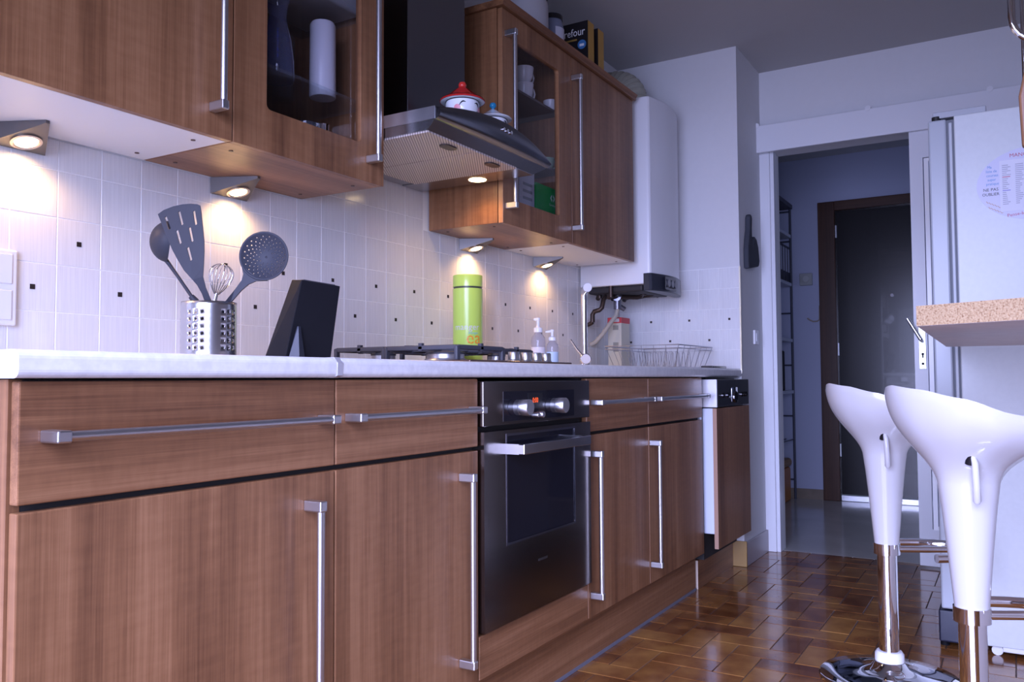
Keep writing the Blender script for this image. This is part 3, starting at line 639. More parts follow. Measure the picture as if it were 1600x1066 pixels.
# whisk
wk = thing('whisk', 'small steel wire balloon whisk in the utensil holder', 'whisk', (*UC, .965))
a0 = q((668,915), .030); a1 = q((742,615), .030); ax = (a1-a0).normalized(); Lw = (a1-a0).length
e1 = ax.cross(FD).normalized(); e2 = ax.cross(e1)
for k in range(5):
    th = PI*k/5+.2; dirv = e1*math.cos(th)+e2*math.sin(th)
    part(wk, 'wire', MB().tube([a0+ax*Lw*(1-math.cos(t))/2*1.0+dirv*.027*math.sin(t)*(.35+.65*(1-math.cos(t))/2)*1.25 for t in [PI*i/14 for i in range(15)]]+[a0+ax*Lw*(1+math.cos(t))/2-dirv*.027*math.sin(t)*(.35+.65*(1+math.cos(t))/2)*1.25 for t in [PI*i/14 for i in range(1, 15)]], .0009, 6), CHROME, smooth=60)
part(wk, 'handle', MB().tube([a0+ax*.004, a0-ax*.02, a0-ax*.085], [.004,.006,.007], 12), CHROME, smooth=40)
# skimmer
sc = Vector((1187, 560)); sr = 237
def skm(a, b):                                       # polar cells: a turns, b runs outward
    th = 2*PI*a/40; r = 3+(sr-3)*b/9; d = -.010+.020*(1-(r/sr)**2)
    return q((sc.x+r*math.cos(th), sc.y+r*math.sin(th)), d)
sk_ = thing('skimmer', 'round slate nylon skimmer with many small holes in the steel holder', 'skimmer', (*UC, .962))
part(sk_, 'disc', MB().holed(40, 9, lambda i, j: 2 <= j <= 7 and (i+j) % 2 == 0 and (j > 3 or i % 4 == j % 2), skm, .25, cu=True), SLATE, smooth=50, solid=.002)
part(sk_, 'handle', MB().plate([(968,640),(990,730),(975,790),(910,880),(812,1003),(690,1330),(750,1345),(872,1003),(970,890),(1040,830),(1110,800),(1230,797),(1110,760)], lambda a, b, c: q((a, b), -.0085+.02*max(0, b-1003)/340+c), .006), SLATE)
# --- knife block
kf = cam_frame(tuple(CAM+(FWD+RGT*(455-800)/FPX)*1.80)[:2]+(ZW,))
kx = 1.80/FPX
kb = thing('knife_block', 'angular black knife block leaning on a folded foot', 'knife block', (*kf(0,0).xy, ZW))
def kp_(px, z, d): return kf((px-455)*kx, z, d)
part(kb, 'block', MB().hexa([kp_(402,0,.045), kp_(451,0,-.030), kp_(507,0,.060), kp_(460,0,.125), kp_(446,.180,.050), kp_(473,.172,-.012), kp_(522,.166,.062), kp_(495,.178,.118)], bev=.0015), BLACKM)
part(kb, 'foot', MB().hexa([kp_(456,0,-.030), kp_(474,0,-.032), kp_(478,0,-.005), kp_(462,0,-.002), kp_(468,.072,-.020), kp_(470,.072,-.021), kp_(472,.072,-.012), kp_(470,.072,-.010)]), mat('foot_slate', (.03,.033,.05), .45))
part(kb, 'knife_slot', MB().hexa([kp_(452,.1765,.052), kp_(474,.1712,.000), kp_(514,.1665,.060), kp_(492,.1760,.105), kp_(452,.1785,.052), kp_(474,.1745,.000), kp_(514,.1695,.060), kp_(492,.1780,.105)]), mat('slot_grey', (.06,.06,.07), .4))
# --- gas hob
hb = thing('gas_hob', 'gas hob with cast iron pan supports and steel knobs above the oven', 'hob', (1.405, -.32, ZW))
part(hb, 'top_plate', B(1.125, 1.685, -.560, -.070, ZW, ZW+.007, bev=.003), mat('hob_brown', (.17,.11,.09), .16, metal=.7))
def support(cx, cy, hx, hy, h=.040, n=2):
    z = ZW+.007; t = .0055
    mb = MB()
    for sy in (-1, 1):                                     # rails with a rounded arm and two legs
        y = cy+sy*hy; mb.box(cx-hx, cx+hx, y-t, y+t, z+h-.013, z+h, bev=.003)
        for sx in (-1, 1): mb.box(cx+sx*hx-.008, cx+sx*hx+.008, y-t, y+t, z, z+h-.002, bev=.003)
    for sx in (-1, 1): mb.box(cx+sx*hx-t, cx+sx*hx+t, cy-hy, cy+hy, z+h-.013, z+h, bev=.003)
    for sx, sy in ((0,-1),(0,1),(-1,0),(1,0)):              # fingers toward the burner, tips raised
        x0, y0 = cx+sx*hx, cy+sy*hy; x1, y1 = cx+sx*.028, cy+sy*.028
        mb.hexa([(x0-t,y0-t,z+h-.014),(x0+t,y0-t,z+h-.014),(x0+t,y0+t,z+h-.014),(x0-t,y0+t,z+h-.014),(x0-t,y0-t,z+h+.006),(x0+t,y0-t,z+h+.006),(x0+t,y0+t,z+h+.006),(x0-t,y0+t,z+h+.006)])
        mb.box(min(x0,x1)-t*.8, max(x0,x1)+t*.8, min(y0,y1)-t*.8, max(y0,y1)+t*.8, z+h-.012, z+h)
    return mb
def burner(cx, cy, r):
    z = ZW+.007
    b_ = part(hb, 'burner', MB().lathe([(0,0),(r*1.15,0),(r*1.1,.006),(r,.008),(r,.019),(0,.019)], (cx,cy,z), 32), mat('burner_alu', (.62,.62,.66), .35, metal=.9) if 'burner_alu' not in bpy.data.materials else bpy.data.materials['burner_alu'], smooth=30)
    part(hb, 'burner_cap', MB().lathe([(0,.019),(r*1.06,.019),(r*1.06,.024),(r*.9,.027),(0,.027)], (cx,cy,z), 32), IRON, b_, smooth=30)
for (cx, cy, hx, hy, r) in ((1.265,-.385,.110,.115,.052), (1.255,-.175,.100,.085,.034), (1.545,-.190,.110,.090,.036), (1.545,-.375,.085,.070,.026)):
    part(hb, 'pan_support', support(cx, cy, hx, hy), IRON); burner(cx, cy, r)
for x in (1.437, 1.505, 1.566, 1.626): part(hb, 'knob', MB().lathe([(0,0),(.019,0),(.0185,.004),(.0165,.006),(.0165,.026),(.015,.028),(0,.028)], (x,-.500,ZW+.007), 24), ALU, smooth=40)
# --- green canister
CN = tuple(CAM+(FWD+RGT*(731-800)/FPX+UPV*(533-500)/FPX)*2.838)[:2]
cr = 46.5/2/FPX*2.838; ch = .308
cn = thing('canister', 'tall lime green tin canister with lettering behind the hob', 'canister', (*CN, ZW))
LIME = mat('lime_tin', (.52,.74,.13), .28, coat=.3)
part(cn, 'body', MB().lathe([(0,0),(cr*.99,0),(cr,.002),(cr,ch-.046),(cr*.985,ch-.0455),(0,ch-.0455)], (*CN,ZW), 48), LIME, smooth=30)
part(cn, 'band', MB().lathe([(cr*.955,ch-.047),(cr*.955,ch-.038)], (*CN,ZW), 48), mat('band_dark', (.06,.07,.05), .4), smooth=30)
part(cn, 'lid', MB().lathe([(0,ch-.039),(cr,ch-.039),(cr,ch-.002),(cr*.985,ch),(0,ch)], (*CN,ZW), 48), LIME, smooth=30)
fa0 = math.atan2(-FD.y, -FD.x)
def wrap(a0, h): return lambda a, b, c: (CN[0]+(cr+c)*math.cos(fa0+(a0+a)/cr), CN[1]+(cr+c)*math.sin(fa0+(a0+a)/cr), ZW+h+b)
part(cn, 'lettering', MB().text('manger', .030, wrap(-.046, .122)), mat('letter_grey', (.62,.62,.66), .4), smooth=None)
part(cn, 'lettering', MB().text('ea', .060, wrap(-.004, .076), .0007), mat('letter_orange', (.80,.30,.03), .4))
part(cn, 'lettering', MB().text('manger', .012, wrap(.004, .108), .0009), mat('letter_blue', (.16,.50,.62), .4))
# --- soap bottles
def bottle(px, d, h, r, m, lab, label, ball):
    p = CAM+(FWD+RGT*(px-800)/FPX)*d; c = (p.x, p.y, ZW)
    b_ = thing('soap_bottle', label, 'bottle', c)
    part(b_, 'bottle', MB().lathe([(0,.0),(r*.95,0),(r,.004),(r,h*.52),(r*.92,h*.60),(r*.5,h*.68),(r*.42,h*.70),(r*.42,h*.735),(0,h*.735)], c, 28), m, smooth=50)
    part(b_, 'label', MB().lathe([(r*1.012,h*.10),(r*1.012,h*.40)], c, 28), lab, smooth=50)
    pm = part(b_, 'pump', MB().lathe([(0,h*.70),(r*.62,h*.70),(r*.62,h*.79),(r*.3,h*.81),(r*.22,h*.83),(r*.22,h*.94),(r*.34,h*.95),(r*.30,h*.995),(0,h)], c, 24), PLASTW, smooth=40)
    q0 = Vector((c[0], c[1], ZW+h*.955)); q1 = q0-RD*r*1.1*ball+Vector((0,0,h*.015 if ball < 1 else -h*.02))
    part(b_, 'nozzle', MB().tube([q0, q0.lerp(q1,.7), q1], [r*.22,r*.2,r*.14], 10), PLASTW, pm, smooth=40)
CLRB = glassy('soap_clear', (.80,.78,.80), ior=1.4, film=.18)
bottle(841, 3.02, .178, .026, CLRB, mat('label_white', (.70,.66,.70), .5), 'taller clear pump bottle of soap with white cap behind the hob', .55)
bottle(863, 3.02, .135, .022, CLRB, mat('label_blue', (.48,.62,.80), .5), 'shorter clear pump bottle of soap with pale blue label', 1.0)
# --- tap
tp_ = thing('tap', 'tall chrome kitchen mixer tap with a side lever in front of the boiler', 'tap', (2.50, -.205, ZW))
part(tp_, 'base', MB().lathe([(0,0),(.027,0),(.027,.004),(.023,.008),(.022,.055),(.0185,.060),(0,.060)], (2.50,-.205,ZW), 28), CHROME, smooth=40)
part(tp_, 'column', MB().tube([(2.50,-.205,ZW+.05),(2.50,-.205,1.225)], .0125, 20), CHROME, smooth=40)
v = Vector((2.50,-.205,1.238)); part(tp_, 'spout', MB().tube([v-Vector((0,0,.02)), v-Vector((0,0,.006)), v-FD*.02, v-FD*.16], [.0125,.014,.0165,.0175], 20), CHROME, smooth=60)
v = Vector((2.50,-.205,ZW+.037)); part(tp_, 'aerator', MB().cyl(Vector((2.50,-.205,1.238))-FD*.158, Vector((2.50,-.205,1.238))-FD*.163, .0170, 20), mat('satin_cap', (.70,.70,.75), .45), smooth=40)
hd_ = part(tp_, 'lever_body', MB().tube([v, v-FD*.05, v-FD*.053], [.0225,.0225,.018], 24), CHROME, smooth=40)
part(tp_, 'lever_cap', MB().cyl(v-FD*.052, v-FD*.055, .0195, 24), bpy.data.materials['satin_cap'], hd_, smooth=40)
part(tp_, 'lever', MB().tube([v-FD*.038, v-FD*.042-RD*.035+Vector((0,0,.040)), v-FD*.045-RD*.062+Vector((0,0,.080))], [.005,.0045,.004], 10), CHROME, hd_, smooth=40)
# --- dish rack
rk = thing('dish_rack', 'chrome wire dish rack on the worktop by the tiled corner', 'rack', (3.02, -.34, ZW))
rx0, rx1, ry0, ry1, rz = 2.79, 3.245, -.505, -.165, ZW+.100
WIRE = mat('rack_wire', (.38,.38,.43), .35, metal=.8)
part(rk, 'top_rim', MB().tube([(rx0,ry0,rz),(rx1,ry0,rz),(rx1,ry1,rz),(rx0,ry1,rz)], .0026, 8, closed=True).tube([(rx0,ry0,rz-.014),(rx1,ry0,rz-.014),(rx1,ry1,rz-.014),(rx0,ry1,rz-.014)], .0018, 8, closed=True), WIRE)
part(rk, 'bottom_rim', MB().tube([(rx0+.03,ry0+.03,ZW+.004),(rx1-.03,ry0+.03,ZW+.004),(rx1-.03,ry1-.03,ZW+.004),(rx0+.03,ry1-.03,ZW+.004)], .0035, 8, closed=True), WIRE)
for k in range(7):
    t = k/6
    for (A, Bq) in (((rx0+(rx1-rx0)*t, ry0), (rx0+.03+(rx1-rx0-.06)*t, ry0+.03)), ((rx0+(rx1-rx0)*t, ry1), (rx0+.03+(rx1-rx0-.06)*t, ry1-.03)), ((rx0, ry0+(ry1-ry0)*t), (rx0+.03, ry0+.03+(ry1-ry0-.06)*t)), ((rx1, ry0+(ry1-ry0)*t), (rx1-.03, ry0+.03+(ry1-ry0-.06)*t))):
        part(rk, 'wire', MB().tube([(*A, rz), (*Bq, ZW+.004)], .0011, 6), WIRE)
for k in range(9):
    for xx in (rx0+.14, rx0+.30):
        y = ry0+.06+k*.026
        part(rk, 'plate_holder', MB().tube([(xx-.03,y,ZW+.005),(xx-.01,y,ZW+.04),(xx-.012,y,ZW+.075),(xx+.012,y,ZW+.075),(xx+.02,y,ZW+.04),(xx+.03,y,ZW+.005)], .0011, 6), WIRE)
solo('tray', B(3.03, 3.235, -.575, -.520, ZW, ZW+.012, bev=.003), mat('tray_grey', (.10,.10,.11), .25, metal=.7), 'flat dark tray lying in front of the dish rack', 'tray', (3.13, -.55, ZW))
# --- cream carton in the corner
ctn = thing('carton', 'tall cream carton with a red top standing in the tiled corner', 'carton', (3.12, -.09, ZW))
part(ctn, 'box', B(3.085, 3.185, -.115, -.045, ZW, ZW+.235, bev=.002), mat('cream_card', (.66,.62,.50), .55))
part(ctn, 'top', B(3.0835, 3.1865, -.1165, -.0435, ZW+.222, ZW+.250, bev=.002), mat('red_card', (.62,.06,.07), .5))
PGR = mat('patch_grey', (.35,.33,.27), .6)
for z0, z1 in ((.190,.212),(.110,.130),(.085,.105)): part(ctn, 'printed_patch', B(3.0845, 3.0852, -.100, -.072, ZW+z0, ZW+z1), PGR)
part(ctn, 'white_mark', B(3.0832, 3.0838, -.105, -.075, ZW+.228, ZW+.244), PLASTW)

# ================================================================ inside the glazed cabinets
def lathe_solo(name, prof, c, m, label, cat, group=None, seg=32):
    return solo(name, MB().lathe(prof, c, seg), m, label, cat, c, group, smooth=50)
def ray(px, d): p = CAM+(FWD+RGT*(px-800)/FPX)*d; return (p.x, p.y)
zs = 1.608
lathe_solo('carafe', [(0,0),(.038,0),(.041,.004),(.040,.05),(.034,.10),(.024,.14),(.021,.16),(.026,.195),(.029,.200),(.026,.200),(.019,.16),(.022,.14),(.032,.10),(.038,.05),(.038,.008),(0,.006)], (.822,-.200,zs), GLASSB, 'blue glass carafe on the glass shelf behind the left glass door', 'carafe')
mgm = thing('glass_jug', 'clear glass jug with a handle beside the white tumbler', 'jug', (.925,-.100,zs))
part(mgm, 'body', MB().lathe([(0,0),(.034,0),(.036,.004),(.038,.16),(.040,.165),(.036,.165),(.033,.008),(0,.006)], (.925,-.100,zs), 28), GLASSC, smooth=50)
part(mgm, 'handle', MB().tube([(.905,-.132,zs+.145),(.890,-.155,zs+.140),(.886,-.160,zs+.09),(.895,-.150,zs+.045),(.905,-.132,zs+.04)], .005, 10), GLASSC, smooth=50)
lathe_solo('tumbler', [(0,0),(.032,0),(.034,.003),(.033,.19),(.029,.197),(0,.198)], (.973,-.205,zs), mat('tumbler_white', (.72,.72,.80), .35), 'tall white plastic tumbler on the glass shelf', 'tumbler')
zb = ZB+.0165
for (x, y, h, r, lab) in ((.735,-.215,.10,.030,'clear drinking glass in the cabinet corner under the blue carafe'), (.815,-.16,.12,.032,'tall clear drinking glass below the glass jug'), (.885,-.235,.105,.031,'clear drinking glass on the cabinet floor below the tumbler')):
    lathe_solo('drinking_glass', [(0,0),(r*.8,0),(r*.85,.003),(r,h),(r*.94,h),(r*.78,.008),(0,.008)], (x,y,zb), GLASSC, lab, 'glass', 'glasses in the left glazed cabinet')
lathe_solo('steel_beaker', [(0,0),(.026,0),(.027,.003),(.027,.125),(.029,.128),(.025,.126),(.024,.008),(0,.006)], (.965,-.200,zb), mat('beaker_steel', (.75,.75,.78), .12, metal=1), 'shiny steel beaker on the cabinet floor behind the glass door', 'beaker')
solo('plastic_box', MB().plate([(1.00,zb),(1.07,zb),(1.075,zb+.055),(.995,zb+.055)], XZ(-.13), .12), mat('box_frost', (.45,.47,.58), .3, alpha=.75), 'frosted plastic box beside the steel beaker', 'box', (1.035,-.19,zb))
solo('appliance_box', B(.80, 1.07, -.245, -.05, 1.850, 1.900, bev=.004), mat('card_grey', (.42,.42,.45), .6), 'grey flat box on the top shelf of the left glazed cabinet', 'box', (.93,-.15,1.850))
# right glazed cabinet: cups and saucers above, tea boxes below
CHINA = mat('china_white', (.80,.80,.82), .2)
def cup(x, y, z, r, h, lab, ang=0, m=None):
    m = m or CHINA; c = thing('cup', lab, 'cup', (x,y,z), 'white cups in the right glazed cabinet')
    part(c, 'bowl', MB().lathe([(0,0),(r*.55,0),(r*.6,.004),(r*.9,h*.4),(r,h),(r*.93,h),(r*.8,h*.4),(r*.5,.008),(0,.007)], (x,y,z), 28), m, smooth=50)
    ca, sa = math.cos(ang), math.sin(ang)
    part(c, 'handle', MB().tube([(x+ca*r*k, y+sa*r*k, z+h*zz) for k, zz in ((.9,.85),(1.3,.88),(1.5,.62),(1.35,.35),(.85,.28))], .0035, 8), m, smooth=50)
    return c
zc = 1.885
cup(1.985,-.222,zc,.036,.062,'white cup at the bottom of the stack behind the glass door', -.3)
cup(1.985,-.222,zc+.062,.036,.060,'white cup on top of the stack behind the glass door', -.2)
for k in range(2): lathe_solo('saucer', [(0,0),(.03,0),(.055,.008),(.056,.010),(.03,.003),(0,.003)], (2.085,-.165,zc+k*.0105), CHINA, ('white saucer lying on the shelf board beneath another saucer', 'white saucer directly under the wide low cup')[k], 'saucer', 'saucers under the low cup')
cup(2.085,-.165,zc+.021,.040,.046,'wide low white cup on two saucers', .2)
cup(2.145,-.245,zc,.028,.042,'small white cup at the end of the shelf', -.4)
GREENC = mat('green_china', (.30,.42,.30), .25)
zl = 1.660
gc = cup(2.130,-.235,zl-.0,.030,.045,'pale green cup on the lower shelf behind the right glass door', -.5, GREENC); del gc['group']
lathe_solo('green_saucer', [(0,0),(.03,0),(.050,.008),(.051,.010),(.03,.003),(0,.003)], (1.99,-.23,zl), GREENC, 'pale green saucer on the lower shelf of the right glazed cabinet', 'saucer')
gb = thing('tea_box', 'green tea box with white print behind the right glass door', 'box', (2.10,-.22,zb))
part(gb, 'box', B(1.990, 2.155, -.268, -.215, zb, zb+.178, bev=.001), mat('tea_green', (.02,.36,.07), .45))
part(gb, 'logo', MB().plate([(2.095,zb+.140),(2.107,zb+.153),(2.107,zb+.145),(2.101,zb+.140),(2.107,zb+.135),(2.107,zb+.127)], XZ(-.2682), .0004), PLASTW)
part(gb, 'logo', MB().plate([(2.130,zb+.140),(2.118,zb+.153),(2.118,zb+.145),(2.124,zb+.140),(2.118,zb+.135),(2.118,zb+.127)], XZ(-.2682), .0004), PLASTW)
part(gb, 'print', MB().text('Carrefour', .012, lambda a, b, c: (2.085+a, -.2682-c, zb+.110+b)), PLASTW)
wbx = thing('white_box', 'white printed carton beside the green tea box', 'box', (1.90,-.2,zb))
part(wbx, 'box', B(1.865, 1.972, -.270, -.12, zb, zb+.205, bev=.001), mat('card_white', (.50,.52,.58), .5))
for k in range(3): part(wbx, 'printed_line', B(1.890, 1.955, -.2706, -.2700, zb+.10+k*.025, zb+.110+k*.025), mat('print_grey', (.25,.28,.30), .6) if 'print_grey' not in bpy.data.materials else bpy.data.materials['print_grey'])

# ================================================================ on top of the right wall cabinets
ZTOP = 2.130
jr = thing('storage_jar', 'large pale grey jar with a dark rim on top of the wall cabinet', 'jar', (2.035,-.205,ZTOP))
part(jr, 'body', MB().lathe([(0,0),(.078,0),(.082,.006),(.082,.13),(.074,.150),(0,.150)], (2.035,-.205,ZTOP), 40), mat('jar_grey', (.40,.39,.41), .4), smooth=40)
part(jr, 'lid', MB().lathe([(0,.150),(.078,.150),(.080,.154),(.080,.178),(.074,.182),(0,.182)], (2.035,-.205,ZTOP), 40), mat('jar_lid', (.03,.015,.014), .35), smooth=40)
j2 = thing('glass_jar', 'blue-grey glass jar with black lid and white label', 'jar', (2.215,-.215,ZTOP))
part(j2, 'body', MB().lathe([(0,0),(.046,0),(.048,.004),(.048,.105),(.043,.125),(.041,.135),(0,.135)], (2.215,-.215,ZTOP), 36), mat('jar_blue', (.17,.19,.26), .25), smooth=40)
part(j2, 'label', MB().grid(lambda a, b: (2.215+.0487*math.cos(-2.35+1.9*a), -.215+.0487*math.sin(-2.35+1.9*a), ZTOP+.012+.088*b), 14, 2), mat('label_pale', (.55,.55,.62), .5), smooth=60)
part(j2, 'lid', MB().lathe([(0,.135),(.043,.135),(.043,.152),(.040,.156),(0,.156)], (2.215,-.215,ZTOP), 36), BLACK, smooth=40)
def pasta_box(x0, x1, y0, y1, h, label, words):
    b_ = thing('food_box', label, 'box', ((x0+x1)/2,(y0+y1)/2,ZTOP), 'food boxes on the cabinet')
    part(b_, 'carton', B(x0, x1, y0, y1, ZTOP, ZTOP+h, bev=.001), mat('pasta_yellow', (.48,.27,.05), .5) if 'pasta_yellow' not in bpy.data.materials else bpy.data.materials['pasta_yellow'])
    f = part(b_, 'front_print', B(x0-.0008, x0+.001, y0+.0005, y1-.0005, ZTOP+.001, ZTOP+h-.0005), mat('pasta_black', (.012,.010,.012), .35) if 'pasta_black' not in bpy.data.materials else bpy.data.materials['pasta_black'])
    if words:
        part(b_, 'lettering', MB().text('Carrefour', .046, lambda a, b, c: (x0-.0009-c, y0+.014-a*.80, ZTOP+h-.056+b), align='RIGHT'), PLASTW, f)
        part(b_, 'badge', MB().cyl((x0-.0009,y0+.028,ZTOP+h-.095), (x0-.0015,y0+.028,ZTOP+h-.095), .019, 24), mat('badge_blue', (.05,.18,.42), .4), f, smooth=40)
        part(b_, 'badge_mark', B(x0-.0022, x0-.0015, y0+.018, y0+.038, ZTOP+h-.102, ZTOP+h-.092), PLASTW, f)
        part(b_, 'gold_line', B(x0-.0015, x0-.0008, y0+.05, y0+.10, ZTOP+h-.075, ZTOP+h-.068), mat('gold_ink', (.35,.22,.05), .5), f)
        for k in range(6):
            a = -.2+.5*k; part(b_, 'wheat_mark', MB().tube([(x0-.0012,y0+.065,ZTOP+h-.155),(x0-.0012,y0+.065-.026*math.cos(a),ZTOP+h-.155+.026*math.sin(a))],.0022,6), bpy.data.materials['gold_ink'], f)
pasta_box(2.395, 2.450, -.285, -.135, .195, 'black and yellow food carton with white lettering beside the glass jar', True)
pasta_box(2.490, 2.545, -.285, -.140, .195, 'black and yellow food carton behind the lettered one', False)

# ================================================================ wall-mounted small things
so = thing('wall_socket', 'white double socket plate on the tiles by the worktop end', 'socket', (.275,-.006,1.067))
part(so, 'plate', B(.235, .316, -.011, -.0009, .991, 1.143, bev=.004), PLASTW)
for z in (1.032, 1.104): part(so, 'insert', B(.247, .305, -.0135, -.010, z-.030, z+.030, bev=.002), WPAINT)
sw = thing('light_switch', 'white light switch on the wall beside the hall doorway', 'switch', (3.585,-.619,1.08))
part(sw, 'plate', B(3.55, 3.62, -.627, -.6172, 1.045, 1.115, bev=.002), PLASTW)
part(sw, 'rocker', B(3.568, 3.602, -.630, -.626, 1.060, 1.100, bev=.001), WPAINT)
mo = [(3.395,1.43),(3.400,1.402),(3.59,1.432),(3.605,1.46),(3.585,1.53),(3.555,1.565),(3.52,1.575),(3.495,1.555),(3.482,1.520),(3.472,1.56),(3.470,1.605),(3.478,1.655),(3.468,1.672),(3.450,1.675),(3.436,1.66),(3.430,1.60),(3.410,1.55),(3.395,1.50)]
solo('oven_mitt', MB().plate(mo, XZ(-.6172), .026), mat('mitt_grey', (.045,.05,.065), .8), 'dark grey oven mitt hanging on the wall by the doorway', 'mitt', (3.49,-.63,1.42), bevel=.008)

# ================================================================ fridge
FR = noisy('fridge_paint', (.63,.66,.66), (.65,.68,.68), 60, .35, 3)
fx = 2.462
fg = thing('fridge', 'tall white fridge standing beside the hall doorway', 'fridge', (2.76,-1.85,0))
part(fg, 'body', B(fx, 3.06, -2.19, -1.572, .030, 1.735, bev=.004), FR)
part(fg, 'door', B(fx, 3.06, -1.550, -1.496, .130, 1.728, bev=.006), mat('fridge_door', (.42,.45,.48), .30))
part(fg, 'door_seal', B(fx+.010, 3.05, -1.572, -1.548, .135, 1.725), mat('seal_grey', (.16,.17,.19), .6))
part(fg, 'seal_bead', B(fx+.002, 3.055, -1.5665, -1.556, .135, 1.715, bev=.003), mat('bead_grey', (.50,.53,.56), .4))
part(fg, 'hinge_cover', MB().box(fx+.01, fx+.20, -1.665, -1.510, 1.735, 1.757, bev=.003), mat('cover_grey', (.42,.44,.47), .4))
part(fg, 'hinge', MB().cyl((fx+.02,-1.520,1.728),(fx+.02,-1.520,1.742),.014,16), mat('hinge_dark', (.02,.02,.02), .5), smooth=40)
part(fg, 'plinth_grille', B(fx+.012, 3.03, -1.572, -1.486, .020, .122, bev=.006), mat('grille_navy', (.02,.022,.04), .4))
for y in (-1.650, -2.10):
    for x in (fx+.03, 3.0): part(fg, 'caster', MB().cyl((x-.012,y,.016),(x+.012,y,.016),.016,18), PLASTW, smooth=40)
part(fg, 'foot_bar', B(fx+.004, fx+.04, -1.80, -1.665, .016, .032, bev=.003), PLASTW)
for y in (-1.50,):
    for x in (fx+.06, 2.98): part(fg, 'foot', MB().cyl((x,y,0),(x,y,.022),.014,14), BLACKM, smooth=40)
# shopping-list magnet
mg = thing('list_magnet', 'oval magnetic shopping list with a printed sheet on the fridge side', 'magnet', (fx-.001,-1.79,1.49))
mc = (-1.792, 1.488)
part(mg, 'board', MB().plate([(mc[0]+.160*math.cos(2*PI*k/48), mc[1]+.116*math.sin(2*PI*k/48)) for k in range(48)], YZ(fx-.0002), .0022), mat('magnet_lilac', (.62,.62,.76), .4))
sh = part(mg, 'sheet', B(fx-.0036, fx-.0024, -1.885, -1.697, 1.402, 1.566), mat('sheet_white', (.72,.72,.80), .55))
def T(txt, size, y, z, m, nm='lettering', sx=1, rot=0):
    ca, sa = math.cos(rot), math.sin(rot)
    part(mg, nm, MB().text(txt, size, lambda a, b, c: (fx-.0028-c, y-(a*ca-b*sa), z+a*sa+b*ca), .0006, sx=sx), m)
INKR = mat('ink_red', (.50,.10,.16), .5); INKBL = mat('ink_blue', (.10,.30,.60), .5); INKO = mat('ink_orange', (.62,.38,.16), .5)
T('MANGER', .0165, -1.725, 1.574, INKR)
for k, (w, dy) in enumerate((('Ma', -.004), ('liste de', 0), ('courses', -.001), ('super', -.004), ('pratique', 0))): T(w, .0125, -1.659+dy, 1.545-.0135*k, INKBL, sx=.85)
T('NE PAS', .0135, -1.650, 1.472, INKB); T('OUBLIER', .0135, -1.647, 1.457, INKB, sx=.9)
for k in range(2): part(mg, 'scribble', MB().tube([(fx-.0028, -1.658-.004*i-.006*k, 1.438-.018*k-.0022*i+.002*(-1)**i) for i in range(11)], .0008, 5), INKO)
T('Pense-\u00e0-', .0145, -1.715, 1.384, INKR, rot=.12)
PR = mat('print_pale', (.42,.42,.50), .6)
for c0, heads in ((-1.704, ((1.556, INKBL), (1.510, INKR), (1.470, mat('ink_violet', (.25,.22,.60), .5)))), (-1.740, ((1.556, mat('ink_green', (.25,.50,.40), .5)), (1.500, PR)))):
    for z in [1.550-.0062*i for i in range(21)]:
        hm = [m for hz, m in heads if abs(hz-z) < .0032]
        w = .022 if hm else random.uniform(.010, .024)
        part(mg, 'print_line', B(fx-.0041, fx-.0036, c0-w, c0, z-.0012, z+.0012), hm[0] if hm else PR, sh)

# ================================================================ chipboard bar
CHIP = mat('raw_chipboard', (.55,.36,.25), .8)
_tc = N(CHIP, 'ShaderNodeTexCoord'); _v = N(CHIP, 'ShaderNodeTexVoronoi'); _v.inputs['Scale'].default_value = 260; L(CHIP, _tc, 'Object', _v, 'Vector')
_n = N(CHIP, 'ShaderNodeTexNoise'); _n.inputs['Scale'].default_value = 320; _n.inputs['Detail'].default_value = 4; L(CHIP, _tc, 'Object', _n, 'Vector')
_r = ramp(CHIP, [(.30, (.20,.105,.05)), (.45, (.38,.25,.135)), (.65, (.46,.325,.19))]); L(CHIP, _n, 0, _r, 0); L(CHIP, _r, 0, bsdf(CHIP), 'Base Color'); bump(CHIP, _v, 0, .5, .002)
br = thing('breakfast_bar', 'thick breakfast bar slab with a raw chipboard end above the white stools', 'worktop', (1.7,-1.95,0))
bp = [(1.100,-1.569),(2.335,-1.540),(2.335,-2.20),(.785,-2.20)]
part(br, 'slab', MB().plate(bp, lambda a, b, c: (a, b, .973+c), .0375), noisy('bar_laminate', (.58,.49,.45), (.62,.53,.49), 25, .45))
part(br, 'support_panel', B(.90, 2.335, -2.195, -2.170, 0, .973), WHITE)
e = Vector((.785-1.100, -2.20+1.569)); n2 = Vector((-abs(e.y), e.x)).normalized()*.0012
part(br, 'raw_end', MB().plate([(1.100,-1.5685),(.785,-2.1995),(.785+n2.x,-2.1995),(1.100+n2.x,-1.5685)], lambda a, b, c: (a, b, .9735+c), .0368), CHIP)
# something chrome and wooden hanging over the bar, at the edge of the view
hg = thing('hanging_holder', 'chrome tube loop with a brown wooden paddle hanging above the bar', 'holder', (1.15,-1.78,1.30))
lp = [(1.15,-1.7345,ZC-.002),(1.15,-1.7345,1.545)]+[(1.15,-1.7745+.040*math.cos(a), 1.535-.048*math.sin(a)) for a in [PI*k/12 for k in range(0, 13)]]+[(1.15,-1.8145,1.545),(1.15,-1.8145,ZC-.002)]
part(hg, 'loop', MB().tube(lp, .0065, 14), CHROME, smooth=60)
part(hg, 'rod', MB().tube([(1.20,-1.752,ZC-.002),(1.20,-1.752,1.40)], .0035, 10), CHROME, smooth=60)
part(hg, 'paddle', MB().plate([(-1.745,1.305),(-1.800,1.295),(-1.815,1.46),(-1.757,1.47),(-1.742,1.40)], lambda a, b, c: (1.19+c, a, b), .022), WV, bevel=.004)

